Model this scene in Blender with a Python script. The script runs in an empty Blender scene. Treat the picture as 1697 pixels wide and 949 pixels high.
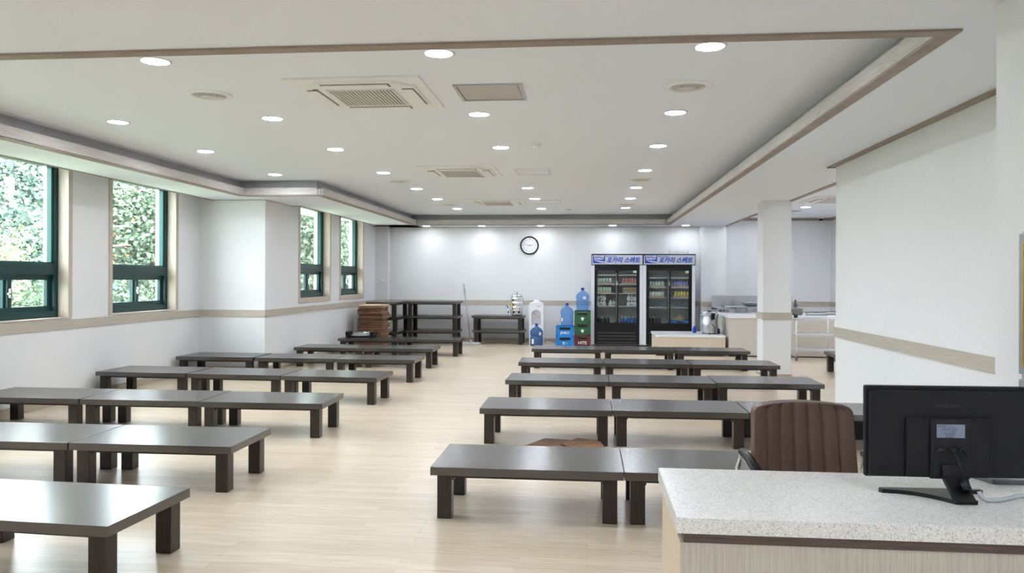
import bpy, bmesh, math, random
from mathutils import Vector, Matrix
C = bpy.context.scene.collection
SC = bpy.context.scene
PI = math.pi
random.seed(7)

# ------------------------------------------------------------------ camera
CAM_Z = 1.369
yaw, roll = 0.09737, 0.003978
F = Vector((-math.sin(yaw), math.cos(yaw), 0)); X0 = Vector((math.cos(yaw), math.sin(yaw), 0)); U0 = Vector((0, 0, 1))
Xc = math.cos(roll) * X0 + math.sin(roll) * U0
Uc = -math.sin(roll) * X0 + math.cos(roll) * U0
cd = bpy.data.cameras.new('camera'); cam = bpy.data.objects.new('camera', cd); C.objects.link(cam)
M = Matrix((( Xc.x, Uc.x, -F.x, 0), (Xc.y, Uc.y, -F.y, 0), (Xc.z, Uc.z, -F.z, CAM_Z), (0, 0, 0, 1)))
cam.matrix_world = M
cd.sensor_width = 36.0; cd.lens = 36.0 * 1288.6 / 1697.0
cd.shift_y = -(474.5 - 462.3) / 1697.0
cd.clip_start = 0.05; cd.clip_end = 300
SC.camera = cam
# ------------------------------------------------------------------ light and exposure
SC.view_settings.view_transform = 'Standard'; SC.view_settings.look = 'None'
SC.view_settings.gamma = 1.0; SC.view_settings.use_curve_mapping = False
SC.view_settings.exposure = 0.24
LAMP = 150.0
SKY = 15.0
w = bpy.data.worlds.new('world'); SC.world = w; w.use_nodes = True
nt = w.node_tree; nt.nodes.clear()
wo = nt.nodes.new('ShaderNodeOutputWorld'); bg = nt.nodes.new('ShaderNodeBackground')
tc = nt.nodes.new('ShaderNodeTexCoord'); sp = nt.nodes.new('ShaderNodeSeparateXYZ'); cr = nt.nodes.new('ShaderNodeValToRGB')
nt.links.new(tc.outputs['Generated'], sp.inputs[0]); nt.links.new(sp.outputs[2], cr.inputs[0])
cr.color_ramp.elements[0].position = 0.0; cr.color_ramp.elements[0].color = (0.82, 0.88, 0.95, 1)
cr.color_ramp.elements[1].position = 0.6; cr.color_ramp.elements[1].color = (0.9, 0.95, 1.0, 1)
nt.links.new(cr.outputs[0], bg.inputs[0]); bg.inputs[1].default_value = SKY
nt.links.new(bg.outputs[0], wo.inputs[0])

# ------------------------------------------------------------------ materials
def lin(c):
    r = []
    for v in c:
        v /= 255.0
        r.append(v / 12.92 if v <= 0.04045 else ((v + 0.055) / 1.055) ** 2.4)
    return tuple(r) + (1.0,)
MATS = {}
def mat(name, rgb, rough=0.5, metal=0.0, spec=0.5, kind=None, rgb2=None, scale=1.0, stretch=(1, 1, 1), bump=0.0, amount=1.0, trans=0.0, alpha=1.0, coat=0.0, emit=0.0, ior=1.45):
    m = bpy.data.materials.new(name); m.use_nodes = True
    n = m.node_tree.nodes; l = m.node_tree.links
    b = n['Principled BSDF']
    b.inputs['Base Color'].default_value = lin(rgb)
    b.inputs['Roughness'].default_value = rough
    b.inputs['Metallic'].default_value = metal
    b.inputs['Specular IOR Level'].default_value = spec
    b.inputs['Transmission Weight'].default_value = trans
    b.inputs['IOR'].default_value = ior
    b.inputs['Alpha'].default_value = alpha
    b.inputs['Coat Weight'].default_value = coat
    if emit:
        b.inputs['Emission Color'].default_value = lin(rgb); b.inputs['Emission Strength'].default_value = emit
    if kind:
        t = n.new('ShaderNodeTexCoord'); mp = n.new('ShaderNodeMapping'); mp.inputs['Scale'].default_value = stretch
        l.new(t.outputs['Object'], mp.inputs[0])
        if kind == 'noise' or kind == 'grain':
            tx = n.new('ShaderNodeTexNoise'); tx.inputs['Scale'].default_value = scale; tx.inputs['Detail'].default_value = 6; tx.inputs['Roughness'].default_value = 0.65
            l.new(mp.outputs[0], tx.inputs[0]); fac = tx.outputs[0]
            lo, hi = 0.35, 0.65
        if kind == 'speckle':
            tx = n.new('ShaderNodeTexVoronoi'); tx.inputs['Scale'].default_value = scale
            l.new(mp.outputs[0], tx.inputs[0])
            sx = n.new('ShaderNodeSeparateColor'); l.new(tx.outputs['Color'], sx.inputs[0]); fac = sx.outputs[0]
            lo, hi = 0.0, 1.0
        r = n.new('ShaderNodeValToRGB')
        r.color_ramp.elements[0].position = lo; r.color_ramp.elements[0].color = lin(rgb)
        r.color_ramp.elements[1].position = hi; r.color_ramp.elements[1].color = lin(rgb2)
        l.new(fac, r.inputs[0])
        if kind == 'speckle':
            r.color_ramp.interpolation = 'CONSTANT'
            e = r.color_ramp.elements
            e[0].position = 0; e[0].color = lin(rgb2); e[1].position = 0.13; e[1].color = lin(rgb)
            x = e.new(0.80); x.color = lin(tuple(min(255, v + 16) for v in rgb)); x = e.new(0.93); x.color = lin((236, 236, 232))
        l.new(r.outputs[0], b.inputs['Base Color'])
        if bump:
            bp = n.new('ShaderNodeBump'); bp.inputs['Strength'].default_value = bump; bp.inputs['Distance'].default_value = 0.01
            l.new(fac, bp.inputs['Height']); l.new(bp.outputs[0], b.inputs['Normal'])
    MATS[name] = m
    return m
def glass(name, tint=(255, 255, 255), refl=0.06):
    m = bpy.data.materials.new(name); m.use_nodes = True
    n = m.node_tree.nodes; l = m.node_tree.links; n.clear()
    o = n.new('ShaderNodeOutputMaterial'); t = n.new('ShaderNodeBsdfTransparent'); g = n.new('ShaderNodeBsdfGlossy'); mx = n.new('ShaderNodeMixShader'); lw = n.new('ShaderNodeLayerWeight'); pw = n.new('ShaderNodeMath'); pw.operation = 'POWER'; pw.inputs[1].default_value = 5.0
    ml = n.new('ShaderNodeMath'); ml.operation = 'MULTIPLY_ADD'; ml.inputs[1].default_value = 0.8; ml.inputs[2].default_value = refl * .5
    t.inputs[0].default_value = lin(tint); g.inputs['Roughness'].default_value = 0.02
    lw.inputs[0].default_value = 0.5; l.new(lw.outputs['Facing'], pw.inputs[0]); l.new(pw.outputs[0], ml.inputs[0])
    l.new(ml.outputs[0], mx.inputs[0]); l.new(t.outputs[0], mx.inputs[1]); l.new(g.outputs[0], mx.inputs[2]); l.new(mx.outputs[0], o.inputs[0])
    MATS[name] = m
    return m
wallpaper = mat('wallpaper', (229, 229, 230), 0.75, spec=0.2, kind='noise', rgb2=(234, 234, 235), scale=90, bump=0.05)
ceil_m = mat('ceiling_paper', (241, 245, 251), 0.85, spec=0.15, kind='noise', rgb2=(245, 249, 254), scale=120, bump=0.04)
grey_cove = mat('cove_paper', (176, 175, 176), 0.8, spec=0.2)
trimwood = mat('trim_wood', (184, 178, 172), 0.55, kind='grain', rgb2=(206, 201, 196), scale=6, stretch=(1, 1, 22), bump=0.05)
trimbrown = mat('trim_brown', (146, 131, 119), 0.55, kind='grain', rgb2=(164, 149, 137), scale=6, stretch=(1, 1, 22), bump=0.05)
railwood = mat('rail_wood', (178, 169, 155), 0.55, kind='grain', rgb2=(196, 187, 174), scale=5, stretch=(1, 1, 25), bump=0.04)
casingwood = mat('casing_wood', (188, 174, 160), 0.5, kind='grain', rgb2=(204, 192, 180), scale=5, stretch=(12, 12, 1))
basewood = mat('base_wood', (170, 158, 140), 0.5, kind='grain', rgb2=(186, 174, 157), scale=5, stretch=(1, 1, 25))
darkleg = mat('dark_leg_wood', (37, 31, 28), 0.3, kind='grain', rgb2=(54, 45, 40), scale=5, stretch=(22, 22, 1.5), bump=0.06)
darkwood = mat('dark_wood', (34, 29, 26), 0.3, spec=0.5, kind='grain', rgb2=(48, 40, 36), scale=5, stretch=(1.5, 22, 22), bump=0.06)
darktop = mat('dark_tabletop', (42, 36, 33), 0.24, spec=0.95, kind='grain', rgb2=(58, 50, 45), scale=5, stretch=(1.5, 26, 26), bump=0.02, coat=0.0, ior=1.62)
teal = mat('teal_frame', (22, 62, 62), 0.35)
teal2 = mat('teal_bead', (26, 84, 80), 0.35)
stone = mat('white_stone', (235, 235, 238), 0.7)
winglass = glass('window_glass', (250, 253, 252))
fglass = glass('door_glass', (246, 249, 249))
white = mat('white_plastic', (235, 236, 238), 0.35)
offwhite = mat('cream_plastic', (247, 246, 244), 0.45)
grillem = mat('grille_plastic', (226, 224, 219), 0.5)
dark = mat('dark_gap', (62, 58, 55), 0.7)
black = mat('black_plastic', (14, 14, 16), 0.32, spec=0.4)
blackm = mat('black_matte', (26, 26, 28), 0.55)
monblack = mat('monitor_black', (15, 15, 18), 0.42, spec=0.35, kind='noise', rgb2=(19, 19, 22), scale=300, bump=0.15)
steel = mat('brushed_steel', (196, 198, 202), 0.28, metal=1.0)
chrome = mat('chrome', (225, 227, 230), 0.16, metal=1.0)
alum = mat('aluminium', (190, 190, 192), 0.35, metal=0.8)
blue = mat('blue_crate_plastic', (28, 128, 205), 0.4)
green = mat('green_crate_plastic', (38, 92, 58), 0.45)
red = mat('brown_crate_plastic', (98, 38, 32), 0.45)
def clear_plastic(name, tint, body, k):
    m = bpy.data.materials.new(name); m.use_nodes = True
    n = m.node_tree.nodes; l = m.node_tree.links; b = n['Principled BSDF']; o = n['Material Output']
    b.inputs['Base Color'].default_value = lin(body); b.inputs['Roughness'].default_value = 0.12
    t = n.new('ShaderNodeBsdfTransparent'); t.inputs[0].default_value = lin(tint)
    mx = n.new('ShaderNodeMixShader'); mx.inputs[0].default_value = k
    l.new(t.outputs[0], mx.inputs[1]); l.new(b.outputs[0], mx.inputs[2]); l.new(mx.outputs[0], o.inputs[0])
    MATS[name] = m; return m
jug = clear_plastic('blue_bottle_plastic', (190, 218, 250), (140, 182, 232), 0.22)
jugd = clear_plastic('blue_bottle_water', (130, 170, 215), (90, 125, 170), 0.45)
bluecap = mat('blue_cap', (20, 52, 150), 0.4)
leather = mat('brown_leather', (92, 69, 59), 0.42, kind='noise', rgb2=(99, 75, 64), scale=60, bump=0.08)
cushm = mat('brown_cushion', (122, 88, 66), 0.6, kind='noise', rgb2=(158, 118, 92), scale=8)
cushd = mat('dark_cushion', (74, 50, 38), 0.6)
quartz = mat('speckled_stone', (224, 223, 219), 0.28, kind='speckle', rgb2=(190, 190, 188), scale=280)
strip = mat('brown_strip', (88, 74, 70), 0.45, kind='grain', rgb2=(112, 96, 90), scale=8, stretch=(1, 1, 20))
deskwood = mat('pale_panel_wood', (182, 174, 162), 0.5, kind='grain', rgb2=(202, 195, 184), scale=6, stretch=(30, 30, 1))
deskend = mat('pale_end_wood', (205, 184, 158), 0.5, kind='grain', rgb2=(216, 197, 172), scale=6, stretch=(25, 25, 1))
cupwood = mat('pale_cupboard_wood', (205, 190, 168), 0.5, kind='grain', rgb2=(216, 202, 182), scale=6, stretch=(25, 25, 1))
barpanel = mat('beige_panel', (200, 193, 182), 0.5, kind='noise', rgb2=(206, 199, 188), scale=60)
whitetop = mat('white_countertop', (238, 239, 240), 0.25)
signm = mat('sign_silver', (205, 210, 222), 0.35)
bluep = mat('sign_blue', (30, 78, 190), 0.4)
redp = mat('red_plastic', (200, 40, 40), 0.4)
yellow = mat('yellow_tag', (225, 205, 40), 0.5)
orange = mat('orange_label', (215, 110, 50), 0.5)
card = mat('cardboard', (166, 146, 118), 0.8)
whitepaint = mat('white_print', (235, 235, 232), 0.5)
labelm = mat('grey_label', (125, 135, 155), 0.5)
greycase = mat('grey_case', (95, 98, 104), 0.4)
clearc = mat('clear_cable', (205, 215, 222), 0.2, trans=0.3)
can_g = mat('can_green', (176, 204, 190), 0.35, metal=0.2)
can_g2 = mat('can_dark_green', (158, 188, 164), 0.35, metal=0.2)
can_r = mat('can_red', (186, 112, 116), 0.35, metal=0.2)
can_b = mat('can_blue', (122, 132, 196), 0.35, metal=0.2)
can_y = mat('can_yellow', (206, 188, 92), 0.35, metal=0.2)
can_w = mat('can_white', (215, 218, 212), 0.35)
botm = mat('dark_bottle', (28, 24, 22), 0.15)
botb = mat('blue_bottle_drink', (70, 110, 170), 0.25)
cabin = mat('fridge_interior', (205, 205, 203), 0.5)
leafA = mat('leaf_light', (128, 140, 96), 0.6, kind='noise', rgb2=(160, 172, 130), scale=3, spec=0.3)
leafB = mat('leaf_green', (86, 104, 84), 0.6, kind='noise', rgb2=(116, 132, 110), scale=2, spec=0.3)
leafC = mat('leaf_pine', (78, 98, 88), 0.6, kind='noise', rgb2=(108, 126, 116), scale=2, spec=0.3)
leafR = mat('leaf_rust', (190, 120, 84), 0.6)
bark = mat('bark', (150, 132, 122), 0.9, kind='noise', rgb2=(168, 146, 130), scale=8)
hillm = mat('hillside', (90, 104, 82), 0.9, kind='noise', rgb2=(150, 164, 140), scale=2.2, bump=0.6)
goldm = mat('gold_border', (205, 172, 90), 0.3, metal=0.8)
mopm = mat('mop_cloth', (200, 200, 204), 0.9, kind='noise', rgb2=(222, 222, 226), scale=60, bump=0.4)
polem = mat('mop_pole', (158, 164, 176), 0.35, metal=0.3)
bluebot = mat('small_blue_plastic', (30, 50, 180), 0.35)
lampm = mat('lamp_diffuser', (238, 244, 255), 0.4, emit=LAMP)
knobr = mat('tap_red', (200, 50, 50), 0.4)
tanm = mat('wrapped_bread', (176, 150, 110), 0.6)
# floor: light wood-look vinyl planks running across the room
fm = bpy.data.materials.new('floor_vinyl'); fm.use_nodes = True
n = fm.node_tree.nodes; l = fm.node_tree.links; b = n['Principled BSDF']
t = n.new('ShaderNodeTexCoord'); br = n.new('ShaderNodeTexBrick')
br.inputs['Scale'].default_value = 1.0; br.inputs['Brick Width'].default_value = 0.9; br.inputs['Row Height'].default_value = 0.075
br.inputs['Mortar Size'].default_value = 0.0008; br.offset = 0.37
br.inputs['Color1'].default_value = lin((219, 204, 183)); br.inputs['Color2'].default_value = lin((206, 189, 166)); br.inputs['Mortar'].default_value = lin((172, 152, 126))
l.new(t.outputs['Object'], br.inputs[0])
mp = n.new('ShaderNodeMapping'); mp.inputs['Scale'].default_value = (1.2, 24, 1); l.new(t.outputs['Object'], mp.inputs[0])
ns = n.new('ShaderNodeTexNoise'); ns.inputs['Scale'].default_value = 3; ns.inputs['Detail'].default_value = 7; l.new(mp.outputs[0], ns.inputs[0])
rp = n.new('ShaderNodeValToRGB'); rp.color_ramp.elements[0].position = 0.3; rp.color_ramp.elements[0].color = (0.84, 0.81, 0.77, 1); rp.color_ramp.elements[1].position = 0.65; rp.color_ramp.elements[1].color = (1.08, 1.08, 1.08, 1)
l.new(ns.outputs[0], rp.inputs[0])
mx = n.new('ShaderNodeMix'); mx.data_type = 'RGBA'; mx.blend_type = 'MULTIPLY'; mx.inputs[0].default_value = 1.0
l.new(br.outputs[0], mx.inputs[6]); l.new(rp.outputs[0], mx.inputs[7]); l.new(mx.outputs[2], b.inputs['Base Color'])
b.inputs['Roughness'].default_value = 0.30; b.inputs['Specular IOR Level'].default_value = 0.7
floorm = fm

# ------------------------------------------------------------------ helpers
class MB:
    """collects shapes and links them as ONE mesh object"""
    def __init__(s): s.bm = bmesh.new(); s.smooth = False
    def box(s, x0, y0, z0, x1, y1, z1, bev=0.0, mi=0, rot=None, seg=2):
        t = bmesh.new(); bmesh.ops.create_cube(t, size=1.0)
        bmesh.ops.scale(t, vec=(abs(x1 - x0), abs(y1 - y0), abs(z1 - z0)), verts=t.verts)
        if bev: bmesh.ops.bevel(t, geom=list(t.edges), offset=bev, segments=seg, profile=0.7, affect='EDGES')
        if rot: bmesh.ops.rotate(t, cent=(0, 0, 0), matrix=rot, verts=t.verts)
        bmesh.ops.translate(t, vec=((x0 + x1) / 2, (y0 + y1) / 2, (z0 + z1) / 2), verts=t.verts)
        s.merge(t, mi); return s
    def merge(s, t, mi=0, sm=False):
        for f in t.faces: f.material_index = mi; f.smooth = sm
        me = bpy.data.meshes.new('tmp'); t.to_mesh(me); t.free(); s.bm.from_mesh(me); bpy.data.meshes.remove(me)
    def cyl(s, p0, p1, r0, r1=None, n=20, mi=0, cap=True, sm=True):
        r1 = r0 if r1 is None else r1
        p0 = Vector(p0); p1 = Vector(p1); d = p1 - p0
        t = bmesh.new(); bmesh.ops.create_cone(t, cap_ends=cap, segments=n, radius1=r0, radius2=r1, depth=d.length)
        q = Vector((0, 0, 1)).rotation_difference(d.normalized()).to_matrix()
        bmesh.ops.rotate(t, cent=(0, 0, 0), matrix=q, verts=t.verts)
        bmesh.ops.translate(t, vec=(p0 + p1) / 2, verts=t.verts)
        for f in t.faces: f.smooth = sm and len(f.verts) == 4; f.material_index = mi
        me = bpy.data.meshes.new('tmp'); t.to_mesh(me); t.free(); s.bm.from_mesh(me); bpy.data.meshes.remove(me); return s
    def tube(s, pts, r, n=10, mi=0):
        pts = [Vector(p) for p in pts]; rings = []
        up = Vector((0, 0, 1))
        for i, p in enumerate(pts):
            d = (pts[min(i + 1, len(pts) - 1)] - pts[max(i - 1, 0)]).normalized()
            a = d.cross(up)
            if a.length < 1e-3: a = d.cross(Vector((1, 0, 0)))
            a.normalize(); bb = d.cross(a).normalized()
            rings.append([s.bm.verts.new(p + r * (math.cos(2 * PI * k / n) * a + math.sin(2 * PI * k / n) * bb)) for k in range(n)])
        for i in range(len(rings) - 1):
            for k in range(n):
                f = s.bm.faces.new((rings[i][k], rings[i][(k + 1) % n], rings[i + 1][(k + 1) % n], rings[i + 1][k])); f.smooth = True; f.material_index = mi
        for rr in (rings[0][::-1], rings[-1]):
            f = s.bm.faces.new(rr); f.material_index = mi
        return s
    def lathe(s, prof, c=(0, 0, 0), n=32, mi=0, flip=False, sharp=False):
        rings = []
        for r, z in prof:
            rings.append([s.bm.verts.new((c[0] + max(r, 1e-4) * math.cos(2 * PI * k / n), c[1] + max(r, 1e-4) * math.sin(2 * PI * k / n), c[2] + z)) for k in range(n)])
        for i in range(len(rings) - 1):
            for k in range(n):
                f = s.bm.faces.new((rings[i][k], rings[i][(k + 1) % n], rings[i + 1][(k + 1) % n], rings[i + 1][k])); f.smooth = not sharp; f.material_index = mi
        return s
    def poly(s, pts, mi=0):
        f = s.bm.faces.new([s.bm.verts.new(p) for p in pts]); f.material_index = mi; return s
    def prism(s, pts, axis, a0, a1, mi=0, sm=False):
        """closed 2D outline extruded along an axis ('x','y','z')"""
        def P(u, v, a): return {'x': (a, u, v), 'y': (u, a, v), 'z': (u, v, a)}[axis]
        A = [s.bm.verts.new(P(u, v, a0)) for u, v in pts]; B = [s.bm.verts.new(P(u, v, a1)) for u, v in pts]
        k = len(pts)
        for f in (s.bm.faces.new(A[::-1]), s.bm.faces.new(B)): f.material_index = mi
        for i in range(k):
            f = s.bm.faces.new((A[i], A[(i + 1) % k], B[(i + 1) % k], B[i])); f.material_index = mi; f.smooth = sm
        return s
    def done(s, name, m, parent=None, loc=None):
        bmesh.ops.recalc_face_normals(s.bm, faces=s.bm.faces)
        me = bpy.data.meshes.new(name); s.bm.to_mesh(me); s.bm.free()
        for x in (m if isinstance(m, (list, tuple)) else [m]): me.materials.append(x)
        o = bpy.data.objects.new(name, me); C.objects.link(o)
        if parent: o.parent = parent
        if loc: o.location = loc
        return o
def tag(o, label=None, cat=None, group=None, kind=None):
    if label: o['label'] = label
    if cat: o['category'] = cat
    if group: o['group'] = group
    if kind: o['kind'] = kind
    return o
def thing(name, label, cat, loc=(0, 0, 0), rz=0.0, group=None):
    o = bpy.data.objects.new(name, None); C.objects.link(o); o.empty_display_size = 0.1
    o.location = loc; o.rotation_euler = (0, 0, rz)
    return tag(o, label, cat, group)
def kids(o): return [c for c in C.objects if c.parent == o]
def copy_tree(o, loc=None, rz=None, label=None, group=None, parent=None):
    c = o.copy(); C.objects.link(c)
    if parent is not None: c.parent = parent
    if loc is not None: c.location = loc
    if rz is not None: c.rotation_euler = (0, 0, rz)
    if label: c['label'] = label
    if group: c['group'] = group
    for k in list(o.children): copy_tree(k, parent=c)
    return c
def struct(name, mb, m, parent=None):
    o = mb.done(name, m, parent)
    if parent is None: o['kind'] = 'structure'
    return o
def text(body, name, size, m, parent, loc, rot, ext=0.001, bold=0.0, shear=0.0, align='CENTER', sx=1.0):
    c = bpy.data.curves.new(name, 'FONT'); c.body = body; c.size = size; c.extrude = ext; c.offset = bold; c.shear = shear
    c.align_x = align; c.align_y = 'CENTER'; c.resolution_u = 2
    o = bpy.data.objects.new('tmp', c); C.objects.link(o)
    bpy.context.view_layer.update()
    me = bpy.data.meshes.new_from_object(o.evaluated_get(bpy.context.evaluated_depsgraph_get()))
    C.objects.unlink(o); bpy.data.objects.remove(o)
    me.materials.clear(); me.materials.append(m)
    p = bpy.data.objects.new(name, me); C.objects.link(p); p.parent = parent; p.location = loc; p.rotation_euler = rot; p.scale = (sx, 1, 1)
    return p
FRONT = (PI / 2, 0, 0)          # text that faces -y (towards the camera end of the room)

# ================================================================== SETTING
H1, H2 = 2.505, 2.714           # soffit and coffer heights
XA, XB, YS = -5.65, -4.65, 10.85
struct('floor', MB().box(-6.0, -2.2, -0.1, 5.4, 17.6, 0.0), floorm)
struct('ceiling', MB().box(-6.0, -2.2, H2, 5.4, 17.6, H2 + 0.08), ceil_m)
# soffit lip (thin, reaches the fascia) and its body set back behind the open cove
LZ = 2.592
sf = MB()
def sof(x0, y0, x1, y1): sf.box(x0, y0, H1, x1, y1, LZ)
FXR, FYN, FYB, FXL, FXF, FYJ = 1.62, 3.735, 16.10, -4.73, -3.62, 10.29
sof(FXR + .02, FYN - .02, 2.87, 16.9); sof(-4.65, FYB + .02, FXR + .02, 16.9)
sof(-5.43, FYN - .02, FXL - .02, YS); sof(FXL - .02, FYJ + .02, FXF - .02, YS); sof(-4.65, YS, FXF - .02, 11.85); sof(-4.49, 11.85, FXF - .02, 16.55); sof(-4.65, 16.55, FXF - .02, FYB + .02 + .8)
sof(-5.43, -2.0, 2.45, FYN - .02)
s = 0.10
struct('ceiling_soffit', sf, ceil_m)
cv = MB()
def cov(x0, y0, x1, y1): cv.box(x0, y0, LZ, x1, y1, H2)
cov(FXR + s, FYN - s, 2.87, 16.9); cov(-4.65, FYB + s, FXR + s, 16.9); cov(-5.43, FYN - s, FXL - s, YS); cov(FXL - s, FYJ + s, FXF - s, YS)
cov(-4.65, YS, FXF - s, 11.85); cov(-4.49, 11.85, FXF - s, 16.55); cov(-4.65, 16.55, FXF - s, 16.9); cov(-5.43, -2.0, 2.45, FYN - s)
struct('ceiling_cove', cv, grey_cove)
# fascia boards round the coffer: vertical grained board + underside board with a groove between them
fa = MB(); fb = MB()
def fas(x0, y0, x1, y1, nx, ny):
    """fascia along a segment; (nx,ny) points into the coffer"""
    T, Wd = 0.018, 0.055
    a = 0.055 * 0
    if nx:
        fa.box(x0, y0, H1 + .004, x0 + nx * T, y1, LZ + .012)
        fb.box(x0 - nx * Wd, y0, H1 - .012, x0 + nx * .022, y1, H1 - .001)
    else:
        fa.box(x0, y0, H1 + .004, x1, y0 + ny * T, LZ + .012)
        fb.box(x0, y0 - ny * Wd, H1 - .012, x1, y0 + ny * .022, H1 - .001)
fas(FXR, FYN - .055, FXR, FYB + .055, -1, 0)
fas(FXL + .0225, FYN, FXR - .0225, FYN, 0, 1)
fas(FXF, FYJ , FXF, FYB + .055, 1, 0)
fas(FXL, FYN - .055, FXL, FYJ, 1, 0)
fas(FXF + .0225, FYB, FXR - .0225, FYB, 0, -1)
fas(FXL + .0225, FYJ, FXF - .0555, FYJ, 0, -1)
struct('trim_1', fa, trimwood); struct('trim_9', fb, trimbrown)
# small edging of the curtain boxes and the kitchen-side ceiling step
ed = MB()
ed.box(-5.442, -2.0, H1 - .01, -5.428, YS, H1 + .03).box(-4.502, 11.85, H1 - .01, -4.488, 16.55, H1 + .03)
ed.box(-4.65, 11.838, H1 - .01, -4.49, 11.85, H1 + .03).box(-4.65, 16.40, H1 - .012, -4.30, 16.55, H1 - .002)
ed.box(-5.43, YS - .008, H1 - .006, -4.64, YS, H1).box(-4.645, YS, H1 - .006, -4.637, 11.85, H1)
ed.box(-4.65, 16.89, H1 - .006, 2.36, 16.9, H1)
struct('trim_2', ed, trimbrown)
ks = MB()
ks.box(2.85, 8.0, H1 - .012, 2.91, 17.35, H1 - .001).box(2.872, 8.0, H1, 2.89, 17.35, H2)
ks.box(2.38, 3.4, H1 - .012, 2.45, 8.07, H1 - .001).box(2.38, 8.0, H1 - .012, 2.87, 8.07, H1 - .001)
struct('trim_3', ks, trimbrown)
kc = MB()
kc.box(2.89, 17.31, H2 - .055, 5.2, 17.35, H2).box(5.16, 8.0, H2 - .055, 5.2, 17.35, H2)
struct('trim_4', kc, trimbrown)
struct('ceiling_kitchen_step', MB().box(2.45, 8.0, H1, 2.87, 16.9, H2 - .001), ceil_m) if False else None

# ---- walls
WA = [(2.09, 3.54), (4.31, 5.76), (6.53, 7.98), (8.75, 10.20)]     # window openings in the near left wall
WB = [(12.20, 13.66), (14.28, 15.73)]
SA, SB, HD = 0.922, 1.03, 2.62
wl = MB(); T = 0.24
def pier_wall(x, y0, y1, opens, sill):
    wl.box(x - T, y0, 0, x, y1, sill); wl.box(x - T, y0, HD, x, y1, H2)
    ys = [y0] + [v for o in opens for v in o] + [y1]
    for i in range(0, len(ys), 2): wl.box(x - T, ys[i], sill, x, ys[i + 1], HD)
pier_wall(XA, -2.2, YS, WA, SA)
wl.box(XA - T, YS, 0, XB, YS + T, H2)
pier_wall(XB, YS + T, 17.1, WB, SB)
wl.box(XB - T, YS + T, 0, XB, YS + T + .001, H2)
struct('wall_left', wl, wallpaper)
st = MB()   # pale stone cladding outside the openings
for x, opens, sill in ((XA, WA, SA), (XB, WB, SB)):
    for a, c in opens:
        for y in (a, c):
            d = -1 if y == a else 1
            for k in range(5):
                st.box(x - T - .05, y, sill - .1 + k * .42 + .004, x - T - .001, y + d * .30, sill - .1 + (k + 1) * .42)
        st.box(x - T - .05, a - .3, sill - .16, x - T - .001, c + .3, sill - .105)
struct('wall_left_cladding', st, stone)
struct('wall_back', MB().box(XB - T, 16.9, 0, 2.87, 17.1, H2), wallpaper)
struct('wall_back_left_pilaster', MB().box(XB, 16.7, 0, -4.37, 16.9, H1), wallpaper)
struct('wall_back_right_pilaster', MB().box(2.36, 16.6, 0, 2.87, 16.9, H1), wallpaper)
struct('wall_kitchen', MB().box(2.87, 17.35, 0, 5.4, 17.55, H2).box(5.2, 8.0, 0, 5.4, 17.35, H2).box(2.87, 16.9, 0, 2.872, 17.4, H2).box(2.65, 7.8, 0, 5.4, 8.0, H2), wallpaper)
struct('wall_right', MB().box(2.45, 3.4, 0, 2.65, 8.0, H2), wallpaper)
struct('wall_right_near', MB().box(1.68, -2.2, 0, 1.9, 3.40, H2).box(1.9, 3.2, 0, 2.65, 3.40, H2), wallpaper)
struct('wall_front', MB().box(-5.9, -2.2, 0, 1.9, -2.0, H2), wallpaper)
struct('wall_pillar', MB().box(2.49, 11.4, 0, 2.88, 11.78, H1), wallpaper)
# ---- chair rails
R1, R2 = .809, .908
def rail(mb, z0, z1, d):
    mb.box(XA, -2.0, z0, XA + d, YS, z1).box(XA, YS - d, z0, XB + d, YS, z1).box(XB, YS - d, z0, XB + d, 16.7, z1)
    mb.box(XB, 16.7 - d, z0, -4.37, 16.7, z1).box(-4.37, 16.7 - d, z0, -4.37 + d, 16.9, z1)
    mb.box(-4.37, 16.9 - d, z0, 2.36, 16.9, z1).box(2.36 - d, 16.6 - d, z0, 2.36, 16.9 - d, z1).box(2.36, 16.6 - d, z0, 2.87, 16.6, z1)
    return mb
struct('trim_5', rail(MB(), R1, R2, .014), railwood)
struct('trim_6', MB().box(2.436, 3.4, R1, 2.45, 8.014, R2).box(2.45, 8.0, R1, 2.65, 8.014, R2), railwood)
struct('trim_7', MB().box(2.476, 11.386, R1, 2.894, 11.4, R2).box(2.476, 11.4, R1, 2.49, 11.794, R2).box(2.88, 11.4, R1, 2.894, 11.794, R2).box(2.49, 11.78, R1, 2.88, 11.794, R2), railwood)
struct('trim_8', MB().box(2.88, 17.336, R1, 5.2, 17.35, R2).box(5.186, 8.0, R1, 5.2, 17.336, R2), railwood)
struct('baseboard_left', rail(MB(), 0, .085, .012), basewood)
struct('baseboard_pillar', MB().box(2.48, 11.39, 0, 2.89, 11.4, .03).box(2.48, 11.4, 0, 2.49, 11.79, .03), basewood)
struct('baseboard_right', MB().box(2.438, 3.4, 0, 2.45, 8.01, .03), basewood)

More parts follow.
